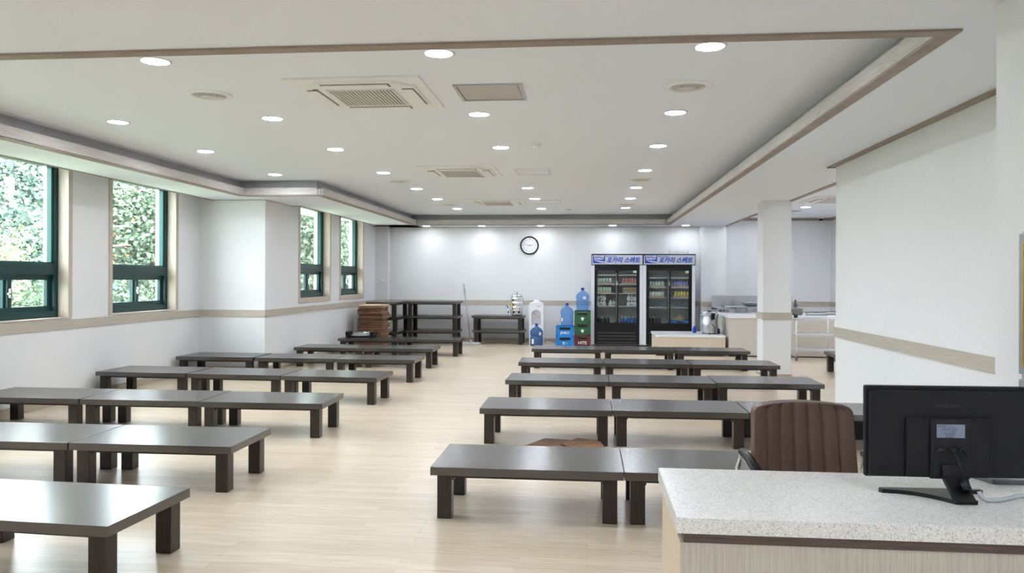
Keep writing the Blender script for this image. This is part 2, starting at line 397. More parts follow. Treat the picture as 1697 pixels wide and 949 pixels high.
# ---- windows
def window(i, x, a, c, sill, full_casing):
    root = bpy.data.objects.new('window_%d' % i, None); C.objects.link(root); root.location = (x, (a + c) / 2, sill); root['kind'] = 'structure'
    h = (c - a) / 2; top = HD - sill
    k = MB(); cw = .052
    # wooden lining of the reveal and flat casing on the room side
    k.box(-.11, -h, 0, .012, -h + .012, top).box(-.11, h - .012, 0, .012, h, top).box(-.11, -h, 0, .014, h, .014)
    k.box(0.0, -h - cw, -.0, .014, -h, top).box(0.0, h, -.0, .014, h + cw, top)
    if full_casing: k.box(0.0, -h - cw, -.065, .014, h + cw, .0)
    k.done('casing', casingwood, root)
    f = MB(); fw = .07; x0, x1 = -.20, -.115
    b1, b2 = 1.395 - sill, 1.515 - sill
    if full_casing: b1, b2 = 1.49 - sill, 1.60 - sill
    f.box(x0, -h, .0, x1, -h + fw, top).box(x0, h - fw, 0, x1, h, top).box(x0, -h + fw, 0, x1, h - fw, .085).box(x0, -h + fw, top - .06, x1, h - fw, top)
    f.box(x0, -h + fw, b1, x1, h - fw, b2).box(x1 - .001, -h + .02, b2 - .045, x1 + .012, h - .02, b2 - .03).box(x1 - .001, -h + .03, b1 + .012, x1 + .008, h - .03, b1 + .022)
    f.done('window_frame', teal, root)
    bd = MB(); q = .03
    bd.box(x0 + .02, h - fw - q, b2, x1 - .012, h - fw, top - .06).box(x0 + .02, -h + fw, b2, x1 - .012, -h + fw + q, top - .06).box(x0 + .02, -h + fw, b2, x1 - .012, h - fw, b2 + .018)
    bd.done('glazing_bead', teal2, root)
    MB().box(x0 + .035, -h + fw + .005, b2 + .005, x0 + .041, h - fw - .005, top - .055).done('glass_pane', winglass, root)
    for sgn, dx in ((1, -.03), (-1, 0.0)):
        sb = MB(); y0, y1 = (-.035, h - fw) if sgn > 0 else (-h + fw, .045)
        xx0, xx1 = -.165 + dx, -.125 + dx
        sw = .055
        sb.box(xx0, y0, .085, xx1, y0 + sw, b1).box(xx0, y1 - sw, .085, xx1, y1, b1).box(xx0, y0 + sw, .085, xx1, y1 - sw, .085 + sw).box(xx0, y0 + sw, b1 - sw, xx1, y1 - sw, b1)
        so = sb.done('sash', teal, root)
        MB().box(xx0 + .015, y0 + sw, .085 + sw, xx0 + .02, y1 - sw, b1 - sw).done('sash_glass', winglass, so)
    MB().box(-.124, -.0, .24, -.098, .022, .33, .004).box(-.11, -.03, .27, -.095, .015, .288, .003).done('window_latch', steel, root)
for i, (a, c) in enumerate(WA): window(i + 1, XA, a, c, SA, False)
for i, (a, c) in enumerate(WB): window(i + 5, XB, a, c, SB, True)

# ---- outside: hillside and trees
hm = MB(); g = {}
for i in range(26):
    for j in range(30):
        xx = -6.4 - i * 1.3; yy = -14 + j * 2.6
        zz = min(-0.9 + max(0, (i - 4)) * 1.3, 1.25 + .088 * math.hypot(xx, yy)) + math.sin(i * 1.3 + j) * .15 + math.sin(j * 2.3 + i) * .12
        g[i, j] = hm.bm.verts.new((xx, yy, zz))
for i in range(25):
    for j in range(29):
        fc = hm.bm.faces.new((g[i, j], g[i + 1, j], g[i + 1, j + 1], g[i, j + 1])); fc.smooth = True
struct('ground_hillside', hm, hillm)
def tree(name, x, y, z, h, rad, nleaf, ls, lm, label, seed, lean=0.0, thin=False, narrow=False, crown=.3):
    rnd = random.Random(seed)
    t = thing(name, label, 'tree', (x, y, z), 0, 'trees on the slope outside the windows')
    tr = MB(); pts = [(math.sin(k * 1.1 + seed) * .12 + lean * k / 8, math.cos(k * .9 + seed) * .15, h * .95 * k / 8) for k in range(9)]
    tr.tube(pts, .055 if thin else .09, 8)
    limbs = []
    for k in range(11):
        z0 = h * (crown + (0.92 - crown) * k / 11); a = rnd.random() * 2 * PI; L = rad * (1 - .4 * k / 11)
        b0 = Vector((lean * z0 / h, 0, z0)); b1 = b0 + Vector((math.cos(a) * L, math.sin(a) * L, L * .35))
        tr.tube([b0, b0.lerp(b1, .5) + Vector((0, 0, .12)), b1], .022, 6); limbs.append((b0, b1))
    tr.done('trunk', bark, t)
    lf = bmesh.new()
    clumps = []
    for k in range(60):
        b0, b1 = limbs[k % 11]; p = b0.lerp(b1, rnd.uniform(.3, 1.1)) + Vector((rnd.gauss(0, .25), rnd.gauss(0, .25), rnd.gauss(0, .3))); clumps.append(p)
    for k in range(nleaf):
        c = clumps[rnd.randrange(60)]; cr_ = rad * .26
        p = c + Vector((rnd.gauss(0, cr_), rnd.gauss(0, cr_), rnd.gauss(0, cr_ * .7)))
        if p.z < h * .12: continue
        d = Vector((rnd.uniform(-1, 1), rnd.uniform(-1, 1), rnd.uniform(-1, .4))).normalized()
        e = d.cross(Vector((rnd.uniform(-1, 1), rnd.uniform(-1, 1), rnd.uniform(-1, 1)))).normalized()
        L = ls * rnd.uniform(.7, 1.4); Wd = L * (.16 if narrow else .34)
        v = [lf.verts.new(p), lf.verts.new(p + d * L * .5 + e * Wd), lf.verts.new(p + d * L), lf.verts.new(p + d * L * .5 - e * Wd)]
        lf.faces.new(v)
    me = bpy.data.meshes.new('foliage'); lf.to_mesh(me); lf.free(); me.materials.append(lm)
    o = bpy.data.objects.new('foliage', me); C.objects.link(o); o.parent = t
    return t
# ================================================================== LOW TABLES
TW, TD, TH = 1.0905, 0.63, 0.30
def make_table():
    r = thing('low_table', 'x', 'low table')
    MB().box(-TW / 2, -TD / 2, TH - .047, TW / 2, TD / 2, TH, .0018).done('tabletop', darktop, r)
    a = MB(); e = .045
    a.box(-TW / 2 + e, -TD / 2 + e, TH - .068, TW / 2 - e, -TD / 2 + e + .022, TH - .047).box(-TW / 2 + e, TD / 2 - e - .022, TH - .068, TW / 2 - e, TD / 2 - e, TH - .047)
    a.box(-TW / 2 + e, -TD / 2 + e + .022, TH - .068, -TW / 2 + e + .022, TD / 2 - e - .022, TH - .047).box(TW / 2 - e - .022, -TD / 2 + e + .022, TH - .068, TW / 2 - e, TD / 2 - e - .022, TH - .047)
    a.done('apron', darkwood, r)
    L = .083; i = .034
    for sx in (-1, 1):
        for sy in (-1, 1):
            x = sx * (TW / 2 - i - L / 2); y = sy * (TD / 2 - i + .004 - L / 2)
            lg = MB().box(x - L / 2, y - L / 2, 0, x + L / 2, y + L / 2, TH - .047, .006)
            lg.box(x - sx * (L / 2 + .004) - .004, y - sy * .01 - .02, TH - .085, x - sx * (L / 2 + .004) + .004, y - sy * .01 + .02, TH - .068)
            lg.done('leg', darkleg, r)
    return r
proto = make_table(); used = [False]
def table(x, y, an, label, group, z=0.0, center=False):
    """x, y: front-left corner of the top (or the centre)"""
    ca, sa = math.cos(an), math.sin(an)
    p = Vector((x, y, z)) if center else Vector((x + ca * TW / 2 - sa * TD / 2, y + sa * TW / 2 + ca * TD / 2, z))
    if not used[0]:
        used[0] = True; proto.location = p; proto.rotation_euler = (0, 0, an); proto['label'] = label; proto['group'] = group; return proto
    return copy_tree(proto, p, an, label, group)
GR = 'low tables in the right-hand rows'; GL = 'low tables in the left-hand rows'
rows = ['nearest', 'second', 'third', 'fourth', 'farthest']
where = ['left table, at the aisle end', 'middle table', 'right table, at the wall end']
RT = [[(-.888, 4.353, 0), (.206, 4.357, 0)],
      [(-.889, 6.38, .006), (.205, 6.40, .005), (1.304, 6.415, .004)],
      [(-.869, 8.20, -.012), (.230, 8.205, -.012), (1.334, 8.25, .006)],
      [(-.888, 9.97, .010), (.209, 9.985, .006), (1.310, 10.00, .006)],
      [(-.858, 11.93, 0), (.238, 11.93, 0), (1.336, 11.94, 0)]]
for i, r in enumerate(RT):
    for k, (x, y, a) in enumerate(r):
        s_ = where[k] if i else ['left table, at the aisle end', 'right table, behind the reception counter'][k]
        table(x, y, a, 'dark low table in the %s right-hand row: %s' % (rows[i], s_), GR)
rowl = ['nearest', 'second nearest', 'third', 'fourth', 'fifth', 'sixth', 'farthest']
LT = [[(-3.137, 3.215, -.055)],
      [(-3.337, 4.725, .003), (-4.437, 4.72, .003)],
      [(-3.341, 6.42, .02), (-4.441, 6.43, .016), (-5.55, 6.44, .0)],
      [(-3.352, 8.235, -.035), (-4.456, 8.29, -.03), (-5.57, 8.34, -.03)],
      [(-3.355, 10.05, -.010), (-4.455, 10.07, -.005), (-5.58, 10.09, 0)],
      [(-3.436, 11.665, .006), (-4.534, 11.66, .006)],
      [(-3.338, 13.50, .004), (-4.434, 13.495, .004)]]
for i, r in enumerate(LT):
    for k, (x, y, a) in enumerate(r):
        if len(r) == 1: s_ = 'the only one showing'
        else: s_ = ('right table, at the aisle end', 'left table, by the wall' if len(r) == 2 else 'middle table', 'left table, against the window wall')[k]
        table(x, y, a, 'dark low table in the %s left-hand row: %s' % (rowl[i], s_), GL)
lv = ['bottom', 'middle', 'top']
for k in range(3):
    table(-3.225, 16.22, 0, 'dark low table, %s of the three-high stack along the back wall' % lv[k], 'low tables stacked at the back left', k * .3005, True)
    table(-4.12 + .02 * (k == 1), 15.80, PI / 2, 'dark low table, %s of the three-high stack behind the brown cushions' % lv[k], 'low tables stacked at the back left', k * .3005, True)
for k in range(2):
    table(-1.876 + .01 * (1 - k), 16.45 - .02 * (k), 0, 'dark low table, %s of the two-high stack under the steel urn' % ['lower', 'upper'][k], 'low tables stacked at the back wall', k * .3005, True)
table(3.87, 11.62, PI / 2, 'dark low table half hidden behind the right wall near the wheeled rack', 'low tables beyond the pillar', 0, True)

# ================================================================== CEILING FITTINGS
def make_downlight():
    r = thing('ceiling_downlight', 'x', 'ceiling light')
    MB().lathe([(.078, -.002), (.084, -.006), (.094, -.006), (.098, 0), (.078, 0)], n=40).done('rim', white, r)
    MB().lathe([(0, -.004), (.079, -.004), (.079, -.001), (0, -.001)], n=40).done('diffuser', lampm, r)
    return r
dl0 = make_downlight(); dused = [False]
def downlight(x, y, z, label, group):
    if not dused[0]:
        dused[0] = True; dl0.location = (x, y, z); dl0['label'] = label; dl0['group'] = group; return
    copy_tree(dl0, (x, y, z), 0, label, group)
ordn = ['nearest', 'second', 'third', 'fourth', 'fifth', 'sixth', 'seventh']
cols = [(-4.05, [6.36, 7.91, 9.74], 'window-side column'), (-2.68, [4.59, 6.32, 7.88, 9.67, 11.43, 12.92, 14.72], 'column left of the air conditioners'),
        (-.89, [4.57, 6.29, 7.89, 11.42, 12.96, 14.78], 'column through the middle of the ceiling'), (.695, [4.57, 6.35, 7.92, 9.68, 11.48, 13.0, 14.7], 'right-hand column')]
for x, ys, nm in cols:
    for k, y in enumerate(ys):
        xx = x + (.018 * (y - 4.6) if nm.startswith('column left') else 0)
        downlight(xx, y, H2, 'round lit ceiling downlight, %s in the %s' % (ordn[k], nm), 'downlights in the raised ceiling')
dn = ['above the stacked low tables', 'left of the clock', 'right of the clock', 'above the left fridge', 'above the right fridge']
lampb = mat('small_lamp_diffuser', (238, 244, 255), 0.4, emit=LAMP * .66)
small0 = [None]
for x, n_ in zip((-3.46, -2.26, -1.0, .51, 2.02), dn):
    lb_ = 'round lit downlight in the lowered ceiling strip at the back, %s' % n_
    if small0[0] is None:
        r = thing('ceiling_downlight', lb_, 'ceiling light', (x, 16.45, H1), 0, 'downlights along the back wall'); small0[0] = r
        MB().lathe([(.070, -.002), (.076, -.006), (.086, -.006), (.090, 0), (.070, 0)], n=40).done('rim', white, r)
        MB().lathe([(0, -.004), (.071, -.004), (.071, -.001), (0, -.001)], n=40).done('diffuser', lampb, r)
    else: copy_tree(small0[0], (x, 16.45, H1), 0, lb_)
downlight(3.977, 14.75, H2, 'round lit downlight in the kitchen ceiling behind the pillar', 'kitchen downlights')
downlight(3.977, 10.6, H2, 'added round downlight in the kitchen ceiling hidden by the right wall', 'kitchen downlights')  # this lamp and the next are unseen, added to light the kitchen
downlight(4.9, 12.9, H2, 'added round downlight in the kitchen ceiling out of sight at the far side', 'kitchen downlights')
for k, (x, y) in enumerate([(-3.9, 1.3), (-2.1, 1.3), (-.3, 1.0), (1.1, 1.3), (-3.9, -.9), (-2.1, -.9), (-.3, -.9), (1.1, -.9)]):
    downlight(x, y, H1, 'round downlight in the entrance ceiling, out of view, %s' % ['first at left','second','third','fourth','fifth','sixth','seventh','last at right'][k], 'downlights over the entrance')
for k, (x, y) in enumerate([(5.0, 15.0), (3.4, 16.3), (4.9, 10.4), (3.5, 9.2), (3.35, 12.4), (4.7, 11.6)]):  # further added lamps, kept out of view, that brighten the kitchen
    downlight(x, y, H2, 'added unseen downlight in the kitchen ceiling, %s' % ['at the far right side', 'above the steel sink', 'in the right front part', 'just behind the right wall', 'just right of the pillar', 'between the far side and the right wall'][k], 'kitchen downlights')
def make_diffuser():
    r = thing('ceiling_air_vent', 'x', 'air vent')
    MB().lathe([(.115, -.004), (.125, -.013), (.150, -.013), (.162, -.004), (.164, 0), (.115, 0)], n=48).done('rim', offwhite, r)
    MB().lathe([(.0, -.001), (.114, -.001), (.114, 0), (0, 0)], n=48).lathe([(.100, -.0), (.112, -.012), (.108, -.014), (.095, -.002)], n=48).lathe([(.075, -.001), (.090, -.014), (.086, -.016), (.07, -.003)], n=48).lathe([(.045, -.001), (.066, -.016), (.0, -.020)], n=48).done('cone', grillem, r)
    return r
v0 = make_diffuser()
vs = [(-2.774, 5.47, 'nearest round air vent at the left of the raised ceiling'), (.687, 5.50, 'nearest round air vent at the right of the raised ceiling'), (-2.60, 10.49, 'round air vent at the left, level with the second air conditioner'),
      (.70, 10.55, 'round air vent at the right, middle of three in its column'), (-2.50, 13.87, 'farthest round air vent at the left of the raised ceiling'), (.72, 13.99, 'farthest round air vent at the right of the raised ceiling'), (4.01, 15.5, 'round air vent in the kitchen ceiling behind the pillar')]
for k, (x, y, lb) in enumerate(vs):
    if k == 0: v0.location = (x, y, H2); v0['label'] = lb; v0['group'] = 'round ceiling air vents'
    else: copy_tree(v0, (x, y, H2), 0, lb, 'round ceiling air vents')
grille_gap = mat('vane_gap_grey', (120, 114, 108), 0.7)
def make_ac():
    r = thing('ceiling_air_conditioner', 'x', 'air conditioner')
    h = .47
    p = MB().box(-h, -h, -.012, h, h, 0, .005, seg=3)
    # raised octagonal inner plate
    c = .13; q = .40
    oc = [(-q + c, -q), (q - c, -q), (q, -q + c), (q, q - c), (q - c, q), (-q + c, q), (-q, q - c), (-q, -q + c)]
    p.prism(oc, 'z', -.027, -.0121)
    p.done('panel', offwhite, r)
    gl = MB().box(-.235, -.235, -.030, .235, .235, -.0271)
    gl.done('grille_backing', mat('grille_shadow', (150, 144, 136), .8) if 'grille_shadow' not in MATS else MATS['grille_shadow'], r)
    g2 = MB()
    for k in range(19): g2.box(-.228 + k * .0253 - .007, -.23, -.036, -.228 + k * .0253 + .007, .23, -.030, .002, seg=1)
    g2.box(-.24, -.24, -.035, .24, -.23, -.027).box(-.24, .23, -.035, .24, .24, -.027).box(-.24, -.23, -.035, -.23, .23, -.027).box(.23, -.23, -.035, .24, .23, -.027)
    g2.done('grille', grillem, r)
    for k in range(4):
        vn = MB().box(-.23, -.375, -.037, .23, -.305, -.030, .003)
        vo = vn.done('vane', offwhite, r); vo.rotation_euler = (0, 0, k * PI / 2)
        gp = MB().box(-.24, -.382, -.0285, .24, -.298, -.0271).done('vane_gap', grille_gap, r); gp.rotation_euler = (0, 0, k * PI / 2)
    MB().box(-.33, -.26, -.029, -.29, -.25, -.027).done('maker_mark', blackm, r)
    return r
ac0 = make_ac()
for k, (x, y, lb) in enumerate([(-1.59, 5.53, 'square white ceiling air conditioner nearest the camera'), (-1.58, 9.60, 'square white ceiling air conditioner, middle one of the three in line'), (-1.57, 13.48, 'square white ceiling air conditioner nearest the back wall'), (4.10, 13.35, 'square white air conditioner in the kitchen ceiling, cut by the right wall')]):
    if k == 0: ac0.location = (x, y, H2); ac0['label'] = lb; ac0['group'] = 'ceiling air conditioners'
    else: copy_tree(ac0, (x, y, H2), 0, lb, 'ceiling air conditioners')
def hatch(x, y, lb, fm_, pm_, sx, sy):
    r = thing('ceiling_hatch', lb, 'access hatch', (x, y, H2), 0, 'ceiling access hatches')
    MB().box(-sx, -sy, -.012, -sx + .022, sy, 0).box(sx - .022, -sy, -.012, sx, sy, 0).box(-sx + .022, -sy, -.012, sx - .022, -sy + .022, 0).box(-sx + .022, sy - .022, -.012, sx - .022, sy, 0).done('frame', fm_, r)
    MB().box(-sx + .028, -sy + .028, -.007, sx - .028, sy - .028, -.001).done('panel', pm_, r)
hatch(-.70, 5.55, 'square ceiling hatch with a grey metal frame beside the nearest air conditioner', alum, mat('hatch_panel', (196, 190, 184), .6), .24, .235)
hatch(-.69, 9.69, 'white-framed ceiling hatch beside the middle air conditioner', white, ceil_m, .22, .26)
hatch(-.68, 13.5, 'white-framed ceiling hatch beside the farthest air conditioner', white, ceil_m, .22, .30)
def detector(x, y, lb):
    r = thing('smoke_detector', lb, 'smoke detector', (x, y, H2), 0, 'smoke detectors')
    MB().lathe([(.055, 0), (.055, -.014), (.045, -.018)], n=28).lathe([(.0, -.018), (.045, -.018)], n=28).done('mount', white, r)
    MB().lathe([(.038, -.018), (.040, -.030), (.030, -.044), (.0, -.048)], n=28).done('sensor_cap', offwhite, r)
detector(-.52, 7.72, 'round white smoke detector between the middle and right lights, nearer one')
detector(-.38, 14.9, 'round white smoke detector on the raised ceiling near the back wall')
sc_ = thing('security_camera', 'small dome security camera with a red light on the kitchen ceiling', 'security camera', (4.93, 17.1, H2))
MB().lathe([(.07, 0), (.07, -.02), (.055, -.035)], n=28).lathe([(0, -.035), (.055, -.035)], n=28).done('housing', white, sc_)
MB().lathe([(.05, -.035), (.045, -.06), (.025, -.078), (0, -.082)], n=28).done('dome', black, sc_)
MB().box(-.05, -.069, -.03, -.035, -.062, -.02).done('indicator', redp, sc_)

# ================================================================== CLOCK
ck = thing('wall_clock', 'round black-rimmed wall clock showing about thirteen minutes to three', 'clock', (-1.27, 16.9, 2.103))
def ring_y(mb, prof, n=48, mi=0):
    """lathe about the y axis; prof of (radius, y)"""
    t = MB(); t.lathe([(r, z) for r, z in prof], n=n, mi=mi)
    bmesh.ops.rotate(t.bm, cent=(0, 0, 0), matrix=Matrix.Rotation(PI / 2, 3, 'X'), verts=t.bm.verts)
    me = bpy.data.meshes.new('t'); t.bm.to_mesh(me); t.bm.free(); mb.bm.from_mesh(me); bpy.data.meshes.remove(me); return mb
ring_y(MB(), [(.198, 0), (.203, .02), (.195, .036), (.180, .038), (.172, .022), (.172, .004)]).done('rim', black, ck)
ring_y(MB(), [(.172, .006), (0, .006)]).done('dial', white, ck)
for h_ in range(1, 13):
    a = h_ * PI / 6
    text(str(h_), 'numeral', .042, labelm, ck, (math.sin(a) * .135, -.009, math.cos(a) * .135), FRONT)
for nm, a, L, wd in (('hour_hand', math.radians(83.5), .085, .006), ('minute_hand', math.radians(-78), .125, .0045)):
    d = Vector((math.sin(a), 0, math.cos(a))); e = Vector((math.cos(a), 0, -math.sin(a)))
    m_ = MB(); m_.poly([Vector((0, -.012, 0)) - d * .02 - e * wd, Vector((0, -.012, 0)) + d * L - e * wd * .4, Vector((0, -.012, 0)) + d * L + e * wd * .4, Vector((0, -.012, 0)) - d * .02 + e * wd])
    bmesh.ops.solidify(m_.bm, geom=m_.bm.faces[:], thickness=.002); m_.done(nm, black, ck)
ring_y(MB(), [(.008, .008), (.008, .015), (0, .016)], 16).done('hub', redp, ck)

# ================================================================== MOP
mp_ = thing('floor_mop', 'grey-headed flat floor mop leaning on the back wall beside the stacked tables', 'mop', (-2.41, 16.12, 0))
MB().tube([(-.03, 0, .06), (-.297, .74, 1.245)], .012).done('pole', polem, mp_)
MB().tube([(-.255, .62, 1.06), (-.299, .742, 1.255)], .017).done('grip', polem, mp_)
MB().lathe([(.03, 0), (.035, .04), (.015, .07), (0, .07)], (-.03, 0, .045), 16).done('swivel', alum, mp_)
mh = MB()
mh.box(-.19, -.07, .0, .17, .07, .045, .018, seg=3)
for k in range(26):
    x = -.20 + k * .0155; mh.tube([(x, -.06, .03), (x + random.uniform(-.01, .01), -.10, .012), (x + random.uniform(-.02, .02), -.125, .008)], .008, 6)
mh.done('head', mopm, mp_)

# ================================================================== URN, WATER DISPENSER, JUGS, CRATES
ur = thing('drinks_urn', 'steel ribbed drinks urn with a control panel on the two stacked low tables', 'drinks urn', (-1.49, 16.38, .6005))
MB().lathe([(0, .0), (.115, 0), (.118, .03), (.12, .10), (.125, .15), (.132, .165), (.125, .18), (.128, .24), (.137, .26), (.128, .28), (.128, .33), (.137, .35), (.128, .37), (.124, .40), (.130, .415), (.115, .435), (0, .437)], n=40).done('barrel', chrome, ur)
MB().lathe([(.10, .437), (.09, .452), (.03, .462), (0, .462)], n=30).done('lid', steel, ur)
MB().lathe([(.008, .462), (.014, .475), (.010, .488), (0, .49)], n=14).done('lid_knob', bluecap, ur)
cp = MB().box(-.085, -.145, .035, .085, -.105, .115, .006).done('control_panel', steel, ur)
ring_y(MB(), [(.026, 0), (.024, .016), (0, .018)], 20).done('dial_knob', blackm, cp).location = (.052, -.145, .078)
MB().box(-.075, -.148, .05, -.035, -.144, .10).done('gauge', black, cp)
MB().box(-.02, -.148, .078, .015, -.144, .10).done('sticker', orange, cp)
MB().box(-.125, -.09, .19, -.09, -.075, .26).done('warning_tag', yellow, ur)
tp = MB().tube([(-.10, -.05, .05), (-.16, -.07, .05), (-.175, -.08, .03), (-.175, -.08, .0)], .012).tube([(-.12, -.06, .05), (-.14, -.065, .16), (-.13, -.06, .24)], .008).tube([(-.175, -.08, .05), (-.19, -.08, .15)], .012).done('tap', chrome, ur)
MB().tube([(-.19, -.08, .14), (-.185, -.09, .185), (-.22, -.09, .21)], .011).done('tap_lever', bluecap, tp)

wd = thing('water_dispenser', 'white upright hot and cold water dispenser against the back wall', 'water dispenser', (-1.072, 16.37, 0))
x0, x1, y0, y1, zt = -.15, .15, -.15, .16, .85
# body with an arched alcove cut out of its front
bd = MB()
arch = [(-.088, .40), (.088, .40)] + [(.088 * math.cos(a), .63 + .088 * math.sin(a)) for a in [k * PI / 12 for k in range(13)]]
outer = [(x0, 0.01), (x1, 0.01), (x1, zt), (x0, zt)]
bd.box(x0, y0 + .05, 0.01, x1, y1, zt - .02, .01)
# front shell: strips round the arch
def shell(mb, xx0, zz0, xx1, zz1): mb.box(xx0, y0, zz0, xx1, y0 + .051, zz1)
shell(bd, x0, .01, x1, .40); shell(bd, x0, .40, -.10, zt); shell(bd, .10, .40, x1, zt)
n_ = 12
for k in range(n_):
    a0, a1 = k * PI / n_, (k + 1) * PI / n_
    za, zb = .63 + .10 * math.sin(a0), .63 + .10 * math.sin(a1)
    xa, xb = .10 * math.cos(a0), .10 * math.cos(a1)
    bd.prism([(xa, za), (xa, zt), (xb, zt), (xb, zb)], 'y', y0, y0 + .051)
bd.box(x0 + .01, y0 + .0, zt - .001, x1 - .01, y1 - .01, zt + .025, .010, seg=3)
bd.done('cabinet', white, wd)
MB().lathe([(.098, 0), (.105, .010), (.090, .024), (.058, .030), (.055, .058), (.050, .064), (0, .062)], (0, .01, zt + .024), 36).done('bottle_collar', white, wd)
for sx, m_ in ((-.03, knobr), (.035, white)):
    o = MB().box(sx - .012, y0 + .012, .60, sx + .012, y0 + .05, .63, .004).tube([(sx, y0 + .03, .60), (sx, y0 + .025, .56)], .008, 8).done('water_tap', white, wd)
    MB().box(sx - .014, y0 + .004, .622, sx + .014, y0 + .03, .638, .004).done('tap_button', m_, o)
MB().box(-.099, y0 + .046, .401, .099, y0 + .0499, .729).done('alcove_back', mat('alcove_grey', (196, 197, 200), .4), wd)
MB().box(-.085, y0 + .002, .395, .085, y0 + .05, .415, .004).done('drip_tray', offwhite, wd)
text('COWAY', 'badge_lettering', .022, mat('badge_purple', (110, 50, 110), .5), wd, (.055, y0 - .001, .80), FRONT, ext=.001, bold=.0006)
MB().box(x0 + .02, y0 + .02, 0, x1 - .02, y1 - .02, .012).done('plinth', blackm, wd)

def make_jug(m_, lb, loc, rz=0):
    r = thing('water_bottle', lb, 'water bottle', loc, rz, 'large blue water bottles')
    MB().lathe([(0, 0.004), (.10, .0), (.125, .01), (.130, .03), (.124, .048), (.130, .065), (.130, .105), (.130, .19), (.122, .20), (.122, .215), (.130, .225), (.133, .25), (.133, .285), (.128, .31), (.105, .345), (.065, .375), (.038, .390), (.030, .405), (.028, .43)], n=40).done('bottle_body', m_, r)
    MB().lathe([(.030, 0), (.032, .004), (.032, .040), (.028, .048), (0, .048)], (0, 0, .415), 24).done('cap', bluecap, r)
    return r
j = make_jug(jugd, 'large dark-blue water bottle standing on the floor before the dispenser', (-1.045, 15.93, 0))
lab = MB()
for (a0, a1, z0_, z1_) in ((-1.15, -.75, .20 + .03, .30 - .01), (-2.35, -1.95, .05, .15)):
    for k in range(6):
        b0, b1 = a0 + (a1 - a0) * k / 6, a0 + (a1 - a0) * (k + 1) / 6
        lab.poly([(.1345 * math.cos(b0), .1345 * math.sin(b0), z0_), (.1345 * math.cos(b1), .1345 * math.sin(b1), z0_), (.1345 * math.cos(b1), .1345 * math.sin(b1), z1_), (.1345 * math.cos(b0), .1345 * math.sin(b0), z1_)])
lab.done('paper_label', whitepaint, j)
j = make_jug(jug, 'large pale-blue water bottle standing on the two blue crates', (-.425, 15.99, .421))
lab = MB()
for k in range(4):
    b0, b1 = -2.6 + .09 * k, -2.6 + .09 * (k + 1)
    lab.poly([(.1335 * math.cos(b0), .1335 * math.sin(b0), .09), (.1335 * math.cos(b1), .1335 * math.sin(b1), .09), (.1335 * math.cos(b1), .1335 * math.sin(b1), .16), (.1335 * math.cos(b0), .1335 * math.sin(b0), .16)])
lab.done('paper_label', whitepaint, j)
j = make_jug(jug, 'large pale-blue water bottle standing on the green crates, topmost bottle', (-.108, 15.97, .736))
lab = MB()
for k in range(5):
    b0, b1 = -1.5 + .09 * k, -1.5 + .09 * (k + 1)
    lab.poly([(.1355 * math.cos(b0), .1355 * math.sin(b0), .235), (.1355 * math.cos(b1), .1355 * math.sin(b1), .235), (.1355 * math.cos(b1), .1355 * math.sin(b1), .285), (.1355 * math.cos(b0), .1355 * math.sin(b0), .285)])
lab.done('paper_label', whitepaint, j)

def crate(m_, wdt, h, loc, lb, mark, msize, grp, bottles=True, star=False):
    r = thing('bottle_crate', lb, 'crate', loc, 0, grp)
    d = .15; a = wdt / 2; s1 = h * .62; s2 = h * .88; hw = wdt * .30
    c = MB(); t_ = .012
    c.box(-a, -d, 0, a, d, .012)
    for sy in (-1, 1):
        ya, yb = sy * d, sy * (d - t_)
        c.box(-a, ya, .0, a, yb, s1).box(-a, ya, s1, -hw, yb, s2).box(hw, ya, s1, a, yb, s2).box(-a, ya, s2, a, yb, h)
    for sx in (-1, 1):
        c.box(sx * a, -d + t_, 0, sx * (a - t_), d - t_, h)
    for sx in (-1, 1):   # corner posts and rims
        c.box(sx * a, -d - .006, 0, sx * (a - .03), -d, h)
    c.box(-a, -d - .006, h - .018, a, -d, h).box(-a, -d - .006, 0, a, -d, .018).box(-a + .03, -d - .005, s1 - .016, a - .03, -d, s1 - .006)
    c.done('crate_body', m_, r)
    MB().box(-a + .014, -d + .014, .013, a - .014, d - .014, h * .80).done('shade_filler', mat('crate_shade', (22, 24, 26), .6) if 'crate_shade' not in MATS else MATS['crate_shade'], r)  # solid near-black block stands in for shade seen through the handle slots
    if bottles:
        for k in range(4):
            MB().lathe([(.014, h * .801), (.016, h * .84), (.016, h - .026), (0, h - .024)], (-hw * .78 + k * hw * .52, -d + .045, 0), 12).done('bottle_cap', alum, r)
    if star:
        sm = MB()
        pts = [(0, .030), (.010, .012), (.032, .012), (.018, -.004), (.013, -.024), (0, -.030), (-.013, -.024), (-.018, -.004), (-.032, .012), (-.010, .012)]
        sm.prism([(x * 1.35, z * 1.35 + h * .34) for x, z in pts], 'y', -d - .003, -d - .0001); sm.done('printed_emblem', whitepaint, r)
    if mark: text(mark, 'printed_lettering', msize, whitepaint, r, (0, -d - .002, h * .33), FRONT, ext=.001, bold=.001)
    return r
crate(blue, .362, .21, (-.462, 15.98, 0), 'bright blue bottle crate on the floor, lower of two', '참 1', .06, 'blue bottle crates', False)
crate(blue, .362, .21, (-.462, 15.98, .2105), 'bright blue bottle crate under a water bottle, upper of two', 'JINRO', .068, 'blue bottle crates', False)
crate(red, .325, .245, (-.107, 15.98, 0), 'dark red-brown bottle crate on the floor below the green crates', 'HITE', .085, 'beer crates')
crate(green, .325, .245, (-.107, 15.98, .2455), 'dark green bottle crate resting on the red-brown crate', None, 0, 'beer crates', star=True)
crate(green, .325, .245, (-.107, 15.98, .491), 'dark green bottle crate, topmost, with a water bottle on it', None, 0, 'beer crates', star=True)
ps = thing('power_strip', 'white power strip plug and cable on the floor right of the water dispenser', 'power strip', (-.83, 16.55, 0))
MB().box(-.07, -.03, .0, .07, .03, .04, .01).done('socket_block', white, ps)
